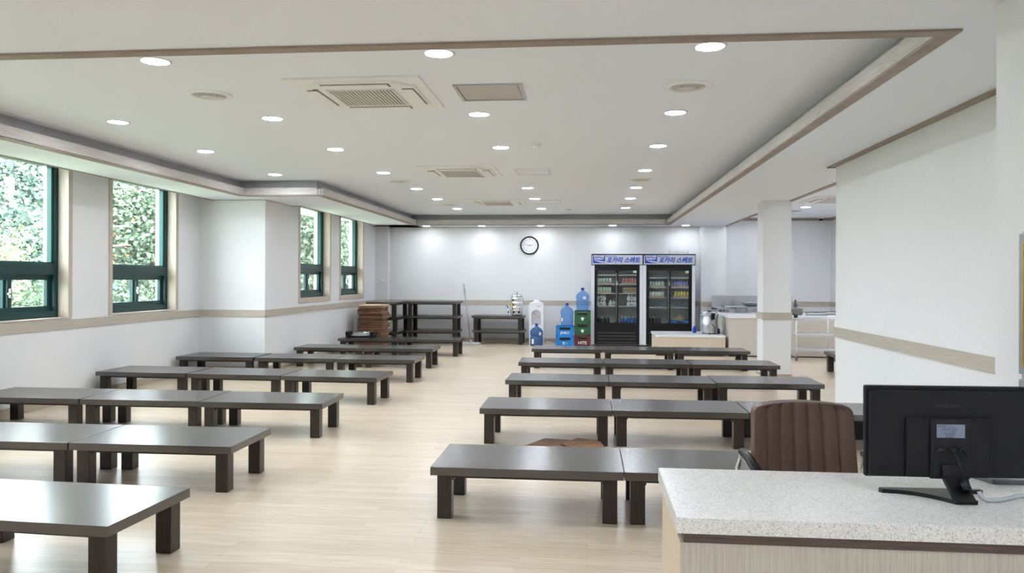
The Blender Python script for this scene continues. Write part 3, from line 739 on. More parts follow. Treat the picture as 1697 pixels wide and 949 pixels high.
MB().tube([(.06, 0, .02), (.15, .02, .006), (.26, -.02, .006), (.35, .05, .006)], .006, 8).done('cable', white, ps)

# ================================================================== FRIDGES
def fridge(x, lb, shelf_z, seed):
    W, D, Z = 1.05, .62, 1.895
    r = thing('display_fridge', lb, 'fridge', (x, 16.12 + D / 2, 0), 0, 'glass-door drinks fridges')
    a = W / 2; y0, y1 = -D / 2, D / 2
    c = MB()
    c.box(-a, y0 + .03, .03, -a + .035, y1, 1.67).box(a - .035, y0 + .03, .03, a, y1, 1.67).box(-a + .035, y1 - .03, .03, a - .035, y1, 1.67).box(-a + .035, y0 + .03, 1.62, a - .035, y1 - .03, 1.67).box(-a + .035, y0 + .03, .03, a - .035, y1 - .03, .40)
    c.box(-a, y0, .03, -a + .065, y0 + .0299, 1.67).box(a - .065, y0, .03, a, y0 + .0299, 1.67)
    c.done('cabinet', mat('fridge_white', (225, 230, 238), .35) if 'fridge_white' not in MATS else MATS['fridge_white'], r)
    i = MB().box(-a + .036, y1 - .045, .40, a - .036, y1 - .031, 1.62).box(-a + .036, y0 + .06, .401, -a + .045, y1 - .046, 1.619).box(a - .045, y0 + .06, .401, a - .036, y1 - .046, 1.619).box(-a + .046, y0 + .06, .401, a - .046, y1 - .046, .412)
    i.done('interior_lining', cabin, r)
    f = MB(); e = a - .065
    f.box(-e, y0 - .004, 1.585, e, y0 + .055, 1.67).box(-e, y0 - .004, .04, e, y0 + .055, .455).box(-e, y0 - .004, .455, -e + .025, y0 + .055, 1.585).box(e - .025, y0 - .004, .455, e, y0 + .055, 1.585)
    f.done('front_frame', black, r)
    g = MB()
    for k in range(4):
        z = .065 + k * .066; g.box(-e + .07, y0 - .012, z, e - .07, y0 - .003, z + .026, .004)
    g.done('vent_slats', mat('slat_grey', (58, 60, 64), .4) if 'slat_grey' not in MATS else MATS['slat_grey'], r)
    for sg, dy in ((-1, .0), (1, .022)):
        xa, xb = (-e + .025, .03) if sg < 0 else (-.03, e - .025)
        dr = MB(); yy0, yy1 = y0 + .002 + dy, y0 + .020 + dy; t_ = .035
        lw = t_ if sg < 0 else .05
        dr.box(xa, yy0, .456, xa + t_, yy1, 1.584).box(xb - t_, yy0, .456, xb, yy1, 1.584).box(xa + t_, yy0, .456, xb - t_, yy1, .48).box(xa + t_, yy0, 1.56, xb - t_, yy1, 1.584)
        do = dr.done('sliding_door', black, r)
        MB().box(xa + t_, yy0 + .006, .48, xb - t_, yy0 + .011, 1.56).done('door_glass', fglass, do)
        if sg < 0: MB().box(xb - t_ - .010, yy0 - .003, .50, xb - t_ - .002, yy0, 1.50).done('door_handle', alum, do)
        else: MB().box(xb - t_ - .07, yy0 + .002, 1.505, xb - t_ - .002, yy0 + .005, 1.55).done('door_sticker', mat('sticker_green', (190, 220, 190), .5) if 'sticker_green' not in MATS else MATS['sticker_green'], do)
    lk = MB().box(-.016, y0 - .018, 1.25, .016, y0 + .001, 1.31, .006).tube([(-.012, y0 - .01, 1.30), (-.010, y0 - .01, 1.34), (.010, y0 - .01, 1.34), (.012, y0 - .01, 1.30)], .004, 8)
    lk.done('door_lock', steel, r)
    for z in shelf_z:
        s_ = MB().box(-a + .046, y0 + .075, z - .006, -.008, y1 - .05, z).box(.008, y0 + .075, z - .006, a - .046, y1 - .05, z)
        s_.box(-a + .046, y0 + .068, z - .014, -.008, y0 + .075, z + .008).box(.008, y0 + .068, z - .014, a - .046, y0 + .075, z + .008)
        s_.done('shelf', alum, r)
    hd = MB(); hz0, hz1 = 1.668, 1.895; yf = y0 - .055
    pr_ = [(y1 - .05, hz0), (y1 - .05, hz1), (yf + .03, hz1), (yf + .008, hz1 - .02), (yf, (hz0 + hz1) / 2), (yf + .006, hz0 + .01), (yf + .02, hz0)]
    hd.prism([(u, v) for u, v in pr_], 'x', -a, a)
    ho = hd.done('header_box', black, r)
    sg_ = MB(); sg_.prism([(yf + .03, hz1 - .012), (yf + .006, hz1 - .026), (yf - .003, (hz0 + hz1) / 2), (yf + .002, hz0 + .012), (yf + .03, hz0 + .010)], 'x', -a + .012, a - .012)
    so = sg_.done('sign_face', signm, ho)
    zc = (hz0 + hz1) / 2; yt = yf - .0045
    lg = MB().box(-a + .03, yt - .001, zc - .022, -a + .28, yt + .002, zc + .085)
    cur = [(-a + .03, zc - .078), (-a + .28, zc - .078), (-a + .28, zc - .070), (-a + .20, zc - .066), (-a + .12, zc - .045), (-a + .07, zc - .028), (-a + .03, zc - .02)]
    lg.prism(cur, 'y', yt - .001, yt + .002)
    lg.prism([(-a + .13, zc - .022), (-a + .28, zc - .045), (-a + .28, zc - .022)], 'y', yt - .001, yt + .002)
    lo = lg.done('logo_panel', bluep, ho)
    text('POCARI\nSWEAT', 'logo_lettering', .052, whitepaint, lo, (-a + .155, yt - .002, zc + .036), FRONT, ext=.0008, bold=.0025, sx=1.15)
    text('포카리 스웨트', 'sign_lettering', .125, bluep, ho, (-a + .645, yt - .002, zc - .022), FRONT, ext=.0012, bold=.004, shear=.28, sx=.93)
    text('생명의 물 이온음료', 'small_lettering', .028, bluep, ho, (-a + .40, yt - .002, zc + .060), FRONT, ext=.0008, bold=.0006)
    for sx in (-1, 1):
        for sy in (-1, 1): MB().lathe([(.02, 0), (.025, .01), (.02, .032), (0, .032)], (sx * (a - .08), sy * (D / 2 - .08), 0), 12).done('foot', blackm, r)
    return r
SH1 = [.82, 1.085, 1.275, 1.462]; SH2 = [.80, 1.0, 1.21, 1.41]
FX1, FX2 = .594, 1.648
fridge(FX1, 'tall black-fronted drinks fridge with blue lettered sign, left of the pair', SH1, 1)
fridge(FX2, 'tall black-fronted drinks fridge with blue lettered sign, right of the pair', SH2, 2)
wb = thing('wire_basket', 'small white wire basket on top of the right fridge', 'basket', (1.86, 16.35, 1.896))
wm = MB()
for k in range(13): wm.tube([(-.19 + k * .0316, -.1, .005), (-.19 + k * .0316, -.1, .085)], .0025, 5).tube([(-.19 + k * .0316, .1, .005), (-.19 + k * .0316, .1, .085)], .0025, 5)
for z in (.004, .045, .085): wm.tube([(-.19, -.1, z), (.19, -.1, z), (.19, .1, z), (-.19, .1, z), (-.19, -.1, z)], .003, 5)
wm.done('wire_mesh', white, wb)
for k, x_ in enumerate((-.19, .19)): MB().tube([(x_, -.1, 0), (x_, -.1, .10)], .005, 6).done('post', alum, wb)

# contents of the fridges: cans in trays, packs and bottles
def can_proto(name, m_, lb, cat, grp, prof):
    r = thing(name, lb, cat, (0, 0, 0), 0, grp); MB().lathe(prof, n=14).done('body', m_, r)
    return r
CAN = [(0, 0), (.026, 0), (.030, .006), (.030, .10), (.025, .112), (.024, .116), (0, .113)]
BOT = [(0, 0), (.030, 0), (.032, .01), (.032, .12), (.014, .165), (.013, .20), (0, .20)]
PET = [(0, 0), (.033, 0), (.033, .05), (.029, .07), (.033, .09), (.032, .14), (.014, .175), (.014, .20), (0, .20)]
def row(name, m_, lb, cat, grp, prof, x, y, z, n, step, rows_=1, lidm=None):
    p = None
    for j_ in range(rows_):
        for k in range(n):
            loc = (x + k * step, y + j_ * step * 1.05, z)
            if p is None:
                p = thing(name, lb, cat, loc, 0, grp)
                MB().lathe(prof, n=14).done('can_body' if 'can' in name else 'bottle_body', m_, p)
                top = max(v for _, v in prof)
                MB().lathe([(.0, top + .001), (.022 if 'can' in name else .015, top), (.022 if 'can' in name else .015, top - (.003 if 'can' in name else .02))], n=14).done('lid', lidm or alum, p)
            else: copy_tree(p, loc)
def tray(lb, x0, x1, y, z, h=.045, d=.20, m_=card, name='cardboard_tray', cat='tray', grp='cardboard can trays'):
    r = thing(name, lb, cat, ((x0 + x1) / 2, y, z), 0, grp)
    w_ = (x1 - x0) / 2
    MB().box(-w_, 0, 0, w_, d, .004).done('base', m_, r)
    MB().box(-w_, 0, .004, w_, .004, h).box(-w_, d - .004, .004, w_, d, h).box(-w_, .004, .004, -w_ + .004, d - .004, h).box(w_ - .004, .004, .004, w_, d - .004, h).done('side', m_, r)
def cans_in_tray(x, z, n, m_, lb, grp, trl):
    tray(trl, x - .035, x + (n - 1) * .062 + .035, 16.20, z)
    row('drink_can', m_, lb, 'drink can', grp, CAN, x, 16.236, z + .005, n, .062, 1)
L1, RR1 = FX1 - .42, FX1 + .05
cans_in_tray(L1 + .04, SH1[2], 5, can_g, 'pale green drink can in the left fridge, second shelf down at left', 'pale green cans, left fridge second shelf', 'brown cardboard tray of pale green cans, second shelf of the left fridge')
cans_in_tray(L1 + .03, SH1[1], 5, can_g2, 'green drink can in the left fridge, third shelf down at left', 'green cans, left fridge third shelf', 'brown cardboard tray of green cans, third shelf of the left fridge')
cans_in_tray(RR1 + .09, SH1[2], 5, can_r, 'red drink can in the left fridge behind its right door', 'red cans, left fridge', 'brown cardboard tray of red cans in the left fridge')
cb = thing('cardboard_box', 'brown printed cardboard box behind the right door of the left fridge', 'box', (FX1 + .28, 16.33, SH1[1]))
MB().box(-.155, -.10, 0, .155, .10, .115, .002).done('carton', card, cb)
text('동아오츠카', 'carton_lettering', .06, blackm, cb, (0, -.1005, .06), FRONT, ext=.0005)
def pack(x, z, lb):
    r = thing('bottle_pack', lb, 'bottle pack', (x, 16.32, z), 0, 'white bottle packs in the left fridge')
    MB().box(-.10, -.06, 0, .10, .06, .075, .002).done('carrier', mat('pack_white', (205, 205, 205), .5) if 'pack_white' not in MATS else MATS['pack_white'], r)
    text('hite', 'pack_lettering', .05, black, r, (-.01, -.0605, .037), FRONT, ext=.0004, bold=.001)
    for k in range(3):
        for q in (-1, 1): MB().lathe([(.022, .075), (.020, .092), (.013, .102), (.013, .118), (0, .118)], (-.065 + k * .065, q * .03, 0), 10).done('bottle_top', can_w, r)
for x_, z_, lb in ((L1 + .10, SH1[0], 'white pack of bottles, lower left in the left fridge'), (L1 + .10, SH1[0] + .120, 'white pack of bottles stacked upper left in the left fridge'), (FX1 - .06, SH1[0], 'white pack of bottles behind the middle rail of the left fridge'),
                   (FX1 + .31, SH1[0], 'white pack of bottles, lower right in the left fridge'), (FX1 + .31, SH1[0] + .120, 'white pack of bottles stacked upper right in the left fridge')):
    pack(x_, z_, lb)
row('dark_bottle', botm, 'dark bottle in the lower left of the left fridge', 'bottle', 'dark bottles, left fridge', BOT, L1 + .04, 16.24, .4125, 4, .068, 1, alum)
row('blue_drink_bottle', botb, 'blue labelled bottle in the lower right of the left fridge', 'bottle', 'blue bottles, left fridge', PET, FX1 + .11, 16.24, .4125, 5, .072, 1, white)
L2, RR2 = FX2 - .42, FX2 + .05
cans_in_tray(L2 + .05, SH2[2], 5, can_g, 'pale green drink can in the right fridge, upper left tray', 'pale green cans, right fridge', 'brown tray of pale green cans in the right fridge')
cans_in_tray(L2 + .05, SH2[1], 5, can_w, 'white drink can in the right fridge, lower left tray', 'white cans, right fridge', 'brown tray of white cans in the right fridge')
cans_in_tray(RR2 + .08, SH2[2], 5, can_b, 'blue drink can in the right fridge behind its right door', 'blue cans, right fridge', 'brown tray of blue cans in the right fridge')
cans_in_tray(RR2 + .10, SH2[1], 5, can_y, 'yellow drink can in the right fridge behind its right door', 'yellow cans, right fridge', 'brown tray of yellow cans in the right fridge')
row('dark_bottle', botm, 'dark bottle in the lower left of the right fridge', 'bottle', 'dark bottles, right fridge', BOT, L2 + .04, 16.24, .4125, 4, .068, 1, alum)
for q, (xa, xb) in enumerate(((L2 + .14, L2 + .34), (RR2 + .14, RR2 + .30))):
    for k in range(2):
        o = MB().prism([(xa + k * .05, 0), (xa + k * .05 + .02, 0), (xb - .1 + k * .1, .06 + .05 * k), (xb - .12 + k * .1, .065 + .05 * k)], 'y', 0, .05).done('drink_pouch', mat('pouch_blue', (90, 130, 190), .4) if 'pouch_blue' not in MATS else MATS['pouch_blue'], None, (0, 16.30 + .09 * k, SH2[0] + .001))
        tag(o, 'flat pale blue drink pouch lying on the fourth shelf of the right fridge', 'drink pouch', 'drink pouches, right fridge')
bk = thing('blue_basket', 'blue plastic basket at the bottom right of the right fridge', 'basket', (FX2 + .235, 16.36, .4125))
MB().box(-.19, -.14, 0, .19, .14, .01).box(-.19, -.14, .01, .19, -.13, .13).box(-.19, .13, .01, .19, .14, .13).box(-.19, -.13, .01, -.18, .13, .13).box(.18, -.13, .01, .19, .13, .13).done('basket_body', mat('basket_blue', (60, 120, 175), .5), bk)
MB().box(-.06, -.143, .07, .06, -.141, .10).done('handle_slot', dark, bk)
bg_ = thing('wrapped_loaf', 'tan wrapped food bag resting in the blue basket of the right fridge', 'food bag', (FX2 + .235, 16.36, .4230))
t_ = bmesh.new(); bmesh.ops.create_icosphere(t_, subdivisions=3, radius=1)
for v in t_.verts:
    nz = 1 + .12 * math.sin(v.co.x * 9) * math.cos(v.co.y * 7 + v.co.z * 5); v.co = Vector((v.co.x * .155 * nz, v.co.y * .11 * nz, (v.co.z * .09 * nz) + .105))
m_ = MB(); m_.merge(t_, 0, True); m_.done('bag', tanm, bg_)
MB().box(-.03, -.02, .19, .03, .02, .23, .008).done('knot', tanm, bg_)

# ================================================================== SERVING COUNTERS AND KITCHEN
sv = thing('serving_platform', 'low pale wood serving platform with a white top before the right fridge', 'cabinet', (1.80, 14.70, 0))
MB().box(-.57, -.49, 0, .65, .52, .338).done('carcass', cupwood, sv)
MB().box(-.585, -.505, .338, .655, .535, .378, .006).done('top_slab', whitetop, sv)
MB().box(-.57, -.494, 0, .65, -.4901, .02).done('kickboard', dark, sv)
pc = thing('serving_counter', 'long beige-panelled serving counter with a white top behind the pillar', 'counter', (3.85, 14.95, 0))
MB().box(-1.34, -.74, .0, 1.32, .75, .690).done('carcass', barpanel, pc)
MB().box(-1.365, -.76, .690, 1.33, .76, .735, .006).done('top_slab', whitetop, pc)
MB().box(-1.34, -.746, 0, 1.32, -.7401, .022).done('kickboard', dark, pc)
# big steel warmer pot
pt = thing('soup_warmer', 'tall steel soup warmer with a wide lid on the low serving platform', 'food warmer', (2.225, 14.62, .378))
MB().lathe([(0, .02), (.150, .02), (.155, .03), (.155, .34), (.150, .345), (0, .345)], n=40).done('barrel', steel, pt)
rb = MB()
for k in range(28):
    a = 2 * PI * k / 28; rb.tube([(.156 * math.cos(a), .156 * math.sin(a), .04), (.156 * math.cos(a), .156 * math.sin(a), .33)], .004, 6)
rb.done('ribs', steel, pt)
MB().lathe([(.15, .345), (.178, .347), (.182, .360), (.176, .368), (.14, .372), (.135, .39), (.12, .402), (0, .408)], n=40).done('lid', steel, pt)
MB().box(-.03, -.02, .405, .03, .02, .425, .006).done('lid_handle', black, pt)
MB().box(.01, -.195, .27, .075, -.150, .385, .008).done('control_box', black, pt)
MB().tube([(.06, -.19, .30), (.03, -.20, .26), (-.01, -.20, .22), (.04, -.20, .17), (.08, -.19, .12), (.07, -.17, .05), (.09, -.18, .006)], .006, 8).tube([(.07, -.18, .36), (.11, -.18, .40), (.13, -.17, .36), (.10, -.17, .25), (.12, -.16, .12), (.14, -.16, .006)], .006, 8).done('cord', black, pt)
for k in range(3):
    a = -PI / 2 + k * 2 * PI / 3; MB().lathe([(.02, 0), (.024, .02), (0, .021)], (.11 * math.cos(a), .11 * math.sin(a), 0), 12).done('foot', black, pt)
bb = thing('blue_bottle', 'small dark blue plastic bottle left of the soup warmer', 'bottle', (1.985, 14.80, .378))
MB().lathe([(0, 0), (.032, 0), (.034, .01), (.034, .085), (.016, .11), (.016, .12), (0, .12)], n=20).done('bottle_body', bluebot, bb)
MB().lathe([(.018, .108), (.018, .128), (0, .129)], n=16).done('cap', bluebot, bb)
bb = thing('sauce_jar', 'small red jar with a blue lid at the right edge of the low platform', 'jar', (2.415, 14.78, .378))
MB().lathe([(0, 0), (.032, 0), (.032, .05), (0, .051)], n=20).done('jar_body', mat('dark_red', (120, 20, 30), .4), bb)
MB().lathe([(.033, .051), (.033, .085), (0, .086)], n=20).done('lid', bluebot, bb)
# kitchen steelware behind and on the counter
sk = thing('steel_sink', 'stainless steel sink unit with a tall splashback behind the serving counter', 'sink', (3.28, 16.15, 0))
q = MB().box(-.72, .33, .80, .9, .36, 1.05, .004).box(-.72, -.33, .0, -.70, .33, .8).box(.88, -.33, 0, .9, .33, .8)
q.done('splashback', steel, sk)
MB().box(-.72, -.33, .78, -.55, .33, .81).box(.45, -.33, .78, .9, .33, .81).box(-.55, .22, .78, .45, .33, .81).box(-.55, -.33, .78, .45, -.26, .81).done('rim', steel, sk)
MB().box(-.55, -.26, .55, .45, .22, .56).box(-.55, -.26, .56, -.54, .22, .78).box(.44, -.26, .56, .45, .22, .78).box(-.54, -.26, .56, .44, -.25, .78).box(-.54, .21, .56, .44, .22, .78).done('basin', steel, sk)
MB().tube([(-.3, .27, .81), (-.3, .27, .93), (-.3, .22, .97), (-.3, .12, .95)], .011, 8).done('faucet', chrome, sk)
for sx in (-.69, .87):
    for sy in (-.31, .31): MB().cyl((sx, sy, 0), (sx, sy, .78), .018, n=12).done('leg', steel, sk)
rk = thing('dish_rack', 'low steel shelf rack on the white serving counter left of the pillar', 'dish rack', (2.98, 15.35, .735))
MB().box(-.38, -.22, .115, .30, .22, .128, .003).done('shelf', steel, rk)
for sx in (-.36, .10, .28):
    for sy in (-.2, .2): MB().cyl((sx, sy, 0), (sx, sy, .115), .008, n=10).done('leg', steel, rk)
sb_ = thing('steel_bowl', 'wide steel bowl on the shelf rack, half hidden by the pillar', 'bowl', (3.13, 15.35, .863))
MB().lathe([(0, .004), (.09, 0), (.15, .03), (.19, .075), (.195, .078), (.188, .072), (.145, .035), (.085, .01), (0, .01)], n=36).done('bowl_body', steel, sb_)
for k, x_ in enumerate((2.78, 2.98)):
    o = thing('steel_pot', 'small steel pot under the shelf rack, %s one' % ('left' if k == 0 else 'right'), 'pot', (x_, 15.35, .735), 0, 'pots under the shelf rack')
    MB().lathe([(0, 0), (.06, 0), (.065, .01), (.08, .09), (.084, .092), (.076, .088), (.06, .012), (0, .012)], n=28).done('pot_body', chrome, o)
    MB().box(-.095, -.012, .07, -.078, .012, .08).box(.078, -.012, .07, .095, .012, .08).done('handle', steel, o)
bx = thing('steel_hotplate', 'grey steel cooking box on the serving counter just right of the pillar', 'cooker', (3.72, 14.85, .735))
MB().box(-.19, -.2, .012, .19, .2, .115, .006).done('body', mat('grey_steel', (125, 122, 120), .35, metal=.7), bx)
MB().box(-.20, -.205, .115, .20, .205, .128, .004).done('top_plate', mat('grey_steel_light', (150, 148, 146), .3, metal=.7), bx)
for sx in (-.16, .16):
    for sy in (-.17, .17): MB().lathe([(.015, 0), (.018, .012), (0, .012)], (sx, sy, 0), 10).done('foot', blackm, bx)
bt = thing('soap_bottle', 'slim dark bottle standing behind the grey cooking box beside the pillar', 'bottle', (3.93, 15.25, .735))
MB().lathe([(0, 0), (.03, 0), (.03, .17), (.012, .21), (.012, .23), (0, .23)], n=18).done('bottle_body', mat('slate', (70, 82, 90), .4), bt)
MB().lathe([(.016, .225), (.016, .26), (0, .261)], n=14).done('cap', blackm, bt)
for k in range(2):
    o = thing('serving_tray', 'round shallow steel serving tray on the counter, %s' % ['farther right, mostly behind the wall corner', 'just left of the wall corner'][k], 'tray', ((4.56, 4.13)[k], (14.95, 14.62)[k], (.735, .735)[k]), 0, 'steel serving trays')
    R_ = (.20, .20)[k]
    MB().lathe([(0, .003), (R_ * .75, .0), (R_ * .95, .03), (R_, .045), (R_ * .99, .05), (R_ * .93, .036), (R_ * .74, .006), (0, .006)], n=40).done('dish', chrome, o)
    MB().lathe([(R_ * .98, .047), (R_ * 1.02, .050), (R_ * 1.0, .056), (R_ * .97, .050)], n=40).done('rolled_rim', steel, o)
# wheeled wire rack
rackm = mat('rack_chrome', (222, 224, 228), 0.3, metal=0.6)
tr = thing('wheeled_rack', 'three-tier chrome wire rack on castors right of the pillar', 'trolley', (3.836, 13.78, 0))
for z in (.198, .453, .718):
    s_ = MB(); a, d = .316, .19
    for sy in (-1, 1): s_.box(-a, sy * d - .004, z - .005, a, sy * d + .004, z + .004).box(-a, sy * d - .004, z - .030, a, sy * d + .004, z - .022)
    for sx in (-1, 1): s_.box(sx * a - .004, -d, z - .005, sx * a + .004, d, z + .004).box(sx * a - .004, -d, z - .030, sx * a + .004, d, z - .022)
    for k in range(26): x_ = -a + .015 + k * (2 * a - .03) / 25; s_.tube([(x_, -d, z + .005), (x_, d, z + .005)], .0035, 5)
    for k in range(12):
        x_ = -a + .01 + k * .0505
        for sy in (-1, 1): s_.tube([(x_, sy * d, z), (x_ + .025, sy * d, z - .026)], .0035, 5).tube([(x_ + .025, sy * d, z - .026), (x_ + .0505, sy * d, z)], .0035, 5)
    s_.done('wire_shelf', rackm, tr)
for sx in (-1, 1):
    for sy in (-1, 1):
        x_, y_ = sx * .316, sy * .19
        MB().cyl((x_, y_, .13), (x_, y_, .76), .0125, n=12).cyl((x_, y_, .175), (x_, y_, .205), .02, n=12).cyl((x_, y_, .43), (x_, y_, .46), .02, n=12).cyl((x_, y_, .695), (x_, y_, .725), .02, n=12).done('post', rackm, tr)
        cs = MB().box(x_ - .016, y_ - .02, .07, x_ + .016, y_ + .02, .13, .004).done('castor', alum, tr)
        MB().cyl((x_ - .014, y_, .045), (x_ + .014, y_, .045), .045, n=20).done('wheel', greycase, cs)
hn = MB().tube([(-.316, -.19, .74), (-.35, -.19, .79), (-.36, .19, .79), (-.316, .19, .74)], .014, 8).box(-.36, -.21, .735, -.30, -.17, .78, .008).box(-.36, .17, .735, -.30, .21, .78, .008)
hn.done('push_handle', black, tr)

# ================================================================== CUSHIONS, PAN
cu = thing('floor_cushion', 'x', 'floor cushion')
MB().box(-.24, -.235, 0, .24, .235, .042, .019, seg=4).done('pad', [cushm], cu)
MB().tube([(-.236, -.232, .021), (.236, -.232, .021), (.236, .232, .021), (-.236, .232, .021), (-.236, -.232, .021)], .008, 6).done('piping', cushd, cu)
NC = 19
nth = 'first second third fourth fifth sixth seventh eighth ninth tenth eleventh twelfth thirteenth fourteenth fifteenth sixteenth seventeenth eighteenth nineteenth twentieth twenty-first twenty-second twenty-third'.split()
rr = random.Random(3)
for k in range(NC):
    lb = 'brown floor cushion, %s from the top of the tall stack' % nth[NC - 1 - k]
    if k == NC - 1: lb = 'light brown floor cushion, topmost of the tall stack'
    if k == 0: lb = 'brown floor cushion lying on the floor, bottom of the tall stack'
    loc = (-4.17 + rr.uniform(-.022, .022), 14.88 + rr.uniform(-.022, .022), k * .0455)
    if k == 0: cu.location = loc; cu['label'] = lb; cu['group'] = 'brown floor cushions in the tall stack'; base_c = cu
    else:
        c_ = copy_tree(cu, loc, rr.uniform(-.05, .05), lb)
    # alternate sagging look: slight tilt
    if k == NC - 1:
        for q_ in c_.children:
            if q_.name.startswith('pad'): q_.data = q_.data.copy(); q_.data.materials[0] = mat('pale_cushion', (214, 180, 150), .6)
    if k: c_.rotation_euler = (rr.uniform(-.010, .010), rr.uniform(-.010, .010), rr.uniform(-.09, .09))
for k, (pts_, lb) in enumerate((([(-.49, 6.31), (-.36, 6.60), (-.09, 6.54), (-.12, 6.24), (-.28, 6.08)], 'flat brown floor mat lying on the floor left of the other under the second row'),
                               ([(-.21, 6.30), (-.08, 6.53), (.10, 6.45), (.14, 6.18), (-.06, 6.05)], 'flat brown floor mat on the floor, right one of two, overlapping its neighbour'))):
    cx_ = sum(p[0] for p in pts_) / 5; cy_ = sum(p[1] for p in pts_) / 5
    o = thing('floor_mat', lb, 'floor mat', (cx_, cy_, .0 + .0225 * k), 0, 'brown mats on the floor')
    q_ = [(p[0] - cx_, p[1] - cy_) for p in pts_]
    MB().prism(q_, 'z', .001, .021).done('pad', cushm, o)
    MB().tube([(x, y, .011) for x, y in q_ + q_[:1]], .008, 6).done('edge_binding', cushd, o)
pn = thing('hot_pan_stack', 'steel grill pan with black side handles on the farthest left-hand table', 'grill pan', (-4.13, 13.92, .3005))
MB().box(-.25, -.14, .0, .25, .14, .02, .008).box(-.27, -.11, .02, -.19, .11, .10, .02, seg=3).box(.19, -.11, .02, .27, .11, .10, .02, seg=3).done('black_base', black, pn)
MB().lathe([(0, .02), (.15, .02), (.185, .035), (.19, .04), (.15, .045), (0, .045)], n=36).done('lower_plate', whitepaint, pn)
MB().lathe([(0, .045), (.14, .045), (.17, .075), (.175, .082), (.165, .078), (.13, .055), (0, .055)], n=36).done('upper_pan', chrome, pn)

# ================================================================== SOCKETS
def socket(loc, face, lb, grp='wall sockets'):
    r = thing('wall_socket', lb, 'wall socket', loc, {'x': PI / 2, 'y': 0}[face], grp)
    MB().box(-.036, -.008, -.06, .036, 0, .06, .003).done('plate', white, r)
    for z in (-.025, .025): MB().box(-.018, -.010, z - .012, .018, -.0081, z + .012, .002).done('socket_face', offwhite, r)
socket((XB, 12.98, .40), 'x', 'small white socket low on the left wall under the third window from the left')
socket((XB, 13.99, .42), 'x', 'small white socket low on the left wall beneath the gap between the two far windows')
socket((XB, 16.15, 1.19), 'x', 'small white wall plate right of the farthest window')
socket((-2.98, 16.9, .38), 'y', 'small white socket on the back wall seen through the stacked tables')
tm = thing('wall_thermostat', 'small round white wall control on the narrow pilaster in the back left corner', 'wall control', (-4.50, 16.7, 1.32))
ring_y(MB(), [(.05, 0), (.05, .01), (.042, .016), (0, .017)], 28).done('plate', white, tm)
ring_y(MB(), [(.018, .017), (.016, .024), (0, .025)], 18).done('knob', offwhite, tm)

# framed metal panel on the near right wall
fp = thing('wall_panel_cabinet', 'metal framed two-door wall cabinet with gold trim at the right picture edge', 'wall cabinet', (1.68, 2.825, 0.45))
MB().box(-.025, -.33, 0, 0, .33, 1.11, .004).done('case', alum, fp)
for z0_, z1_ in ((.02, .545), (.565, 1.10)):
    o = MB().box(-.040, -.325, z0_, -.0251, .325, z1_, .006).done('door', mat('panel_grey', (165, 168, 175), .35, metal=.5) if 'panel_grey' not in MATS else MATS['panel_grey'], fp)
    MB().box(-.043, -.295, z0_ + .03, -.0401, .295, z0_ + .04).box(-.043, -.295, z1_ - .04, -.0401, .295, z1_ - .03).box(-.043, -.295, z0_ + .04, -.0401, -.285, z1_ - .04).box(-.043, .285, z0_ + .04, -.0401, .295, z1_ - .04).done('gold_trim', goldm, o)

# ================================================================== RECEPTION COUNTER, MONITOR, CHAIR
rc = thing('reception_counter', 'reception counter with speckled stone top and pale wood front at lower right', 'counter', (.96, 2.44, 0))
MB().box(-.716, -.278, .675, .715, .285, .72, .003).done('stone_top', quartz, rc)
MB().box(-.694, -.258, .645, .715, .270, .675).done('brown_strip', strip, rc)
MB().box(-.702, -.260, 0.0, .715, .262, .645).done('front_panel', deskwood, rc)
MB().box(-.7035, -.258, .0, -.7021, .260, .644).done('end_panel', deskend, rc)

mo = thing('computer_monitor', 'black computer monitor seen from behind on the reception counter', 'monitor', (1.085, 2.455, .7202), .035)
HWm, MZ0, MZ1 = .237, .050, .328
pn_ = MB()
pn_.box(-HWm, .030, MZ0, HWm, .050, MZ1, .007, seg=3)
pn_.box(-HWm + .008, .016, MZ0 + .004, HWm - .008, .034, MZ1 - .012, .008, seg=3)
pn_.done('panel_shell', monblack, mo)
MB().box(-.125, .004, MZ0 + .006, .125, .018, .235, .006, seg=3).done('rear_hump', monblack, mo)
MB().box(-.058, -.004, MZ0 + .004, .058, .006, .235, .003).done('center_plate', mat('centre_black', (24, 24, 28), .45, spec=.35), mo)
MB().box(-HWm + .010, .0501, MZ0 + .012, HWm - .010, .0515, MZ1 - .010).done('screen', black, mo)
lo = MB().box(-.041, -.0056, .178, .041, -.0041, .218).done('rating_label', labelm, mo)
text('SAMSUNG', 'label_logo', .006, black, lo, (-.026, -.0058, .213), FRONT, ext=.0001)
for k in range(6):
    text(['MODEL  LS22  TYPE  22', 'AC 100-240V  50/60Hz', 'HDMI', 'MADE IN KOREA', 'S/N  ZZGH', '|||||||||||||||||||'][k], 'label_print', .0048, black, lo, (-.004 + (.01 if k == 2 else 0), -.0058, .206 - k * .0052), FRONT, ext=.0001)
text('SAMSUNG', 'brand_lettering', .016, mat('ghost_grey', (40, 40, 44), .35), mo, (-.0, .0155, .270), FRONT, ext=.0003)
po = MB().box(-.045, -.0050, .118, .045, -.0041, .158).done('port_recess', mat('recess_black', (8, 8, 9), .6), mo)
MB().box(-.040, -.012, .138, -.018, -.0051, .148, .002).box(-.008, -.012, .138, .012, -.0051, .148, .002).cyl((.03, -.005, .143), (.03, -.014, .143), .006, n=12).done('ports', blackm, po)
MB().tube([(-.005, -.014, .143), (.006, -.03, .125), (.012, -.045, .095), (.014, -.055, .07)], .0025, 8).tube([(.03, -.014, .143), (.037, -.03, .12), (.030, -.045, .09), (.026, -.055, .07)], .0022, 8).done('cable', black, mo)
t_ = MB()
ring_y(t_, [(.014, 0), (.014, .0012), (.011, .0014), (.011, 0)], 28)
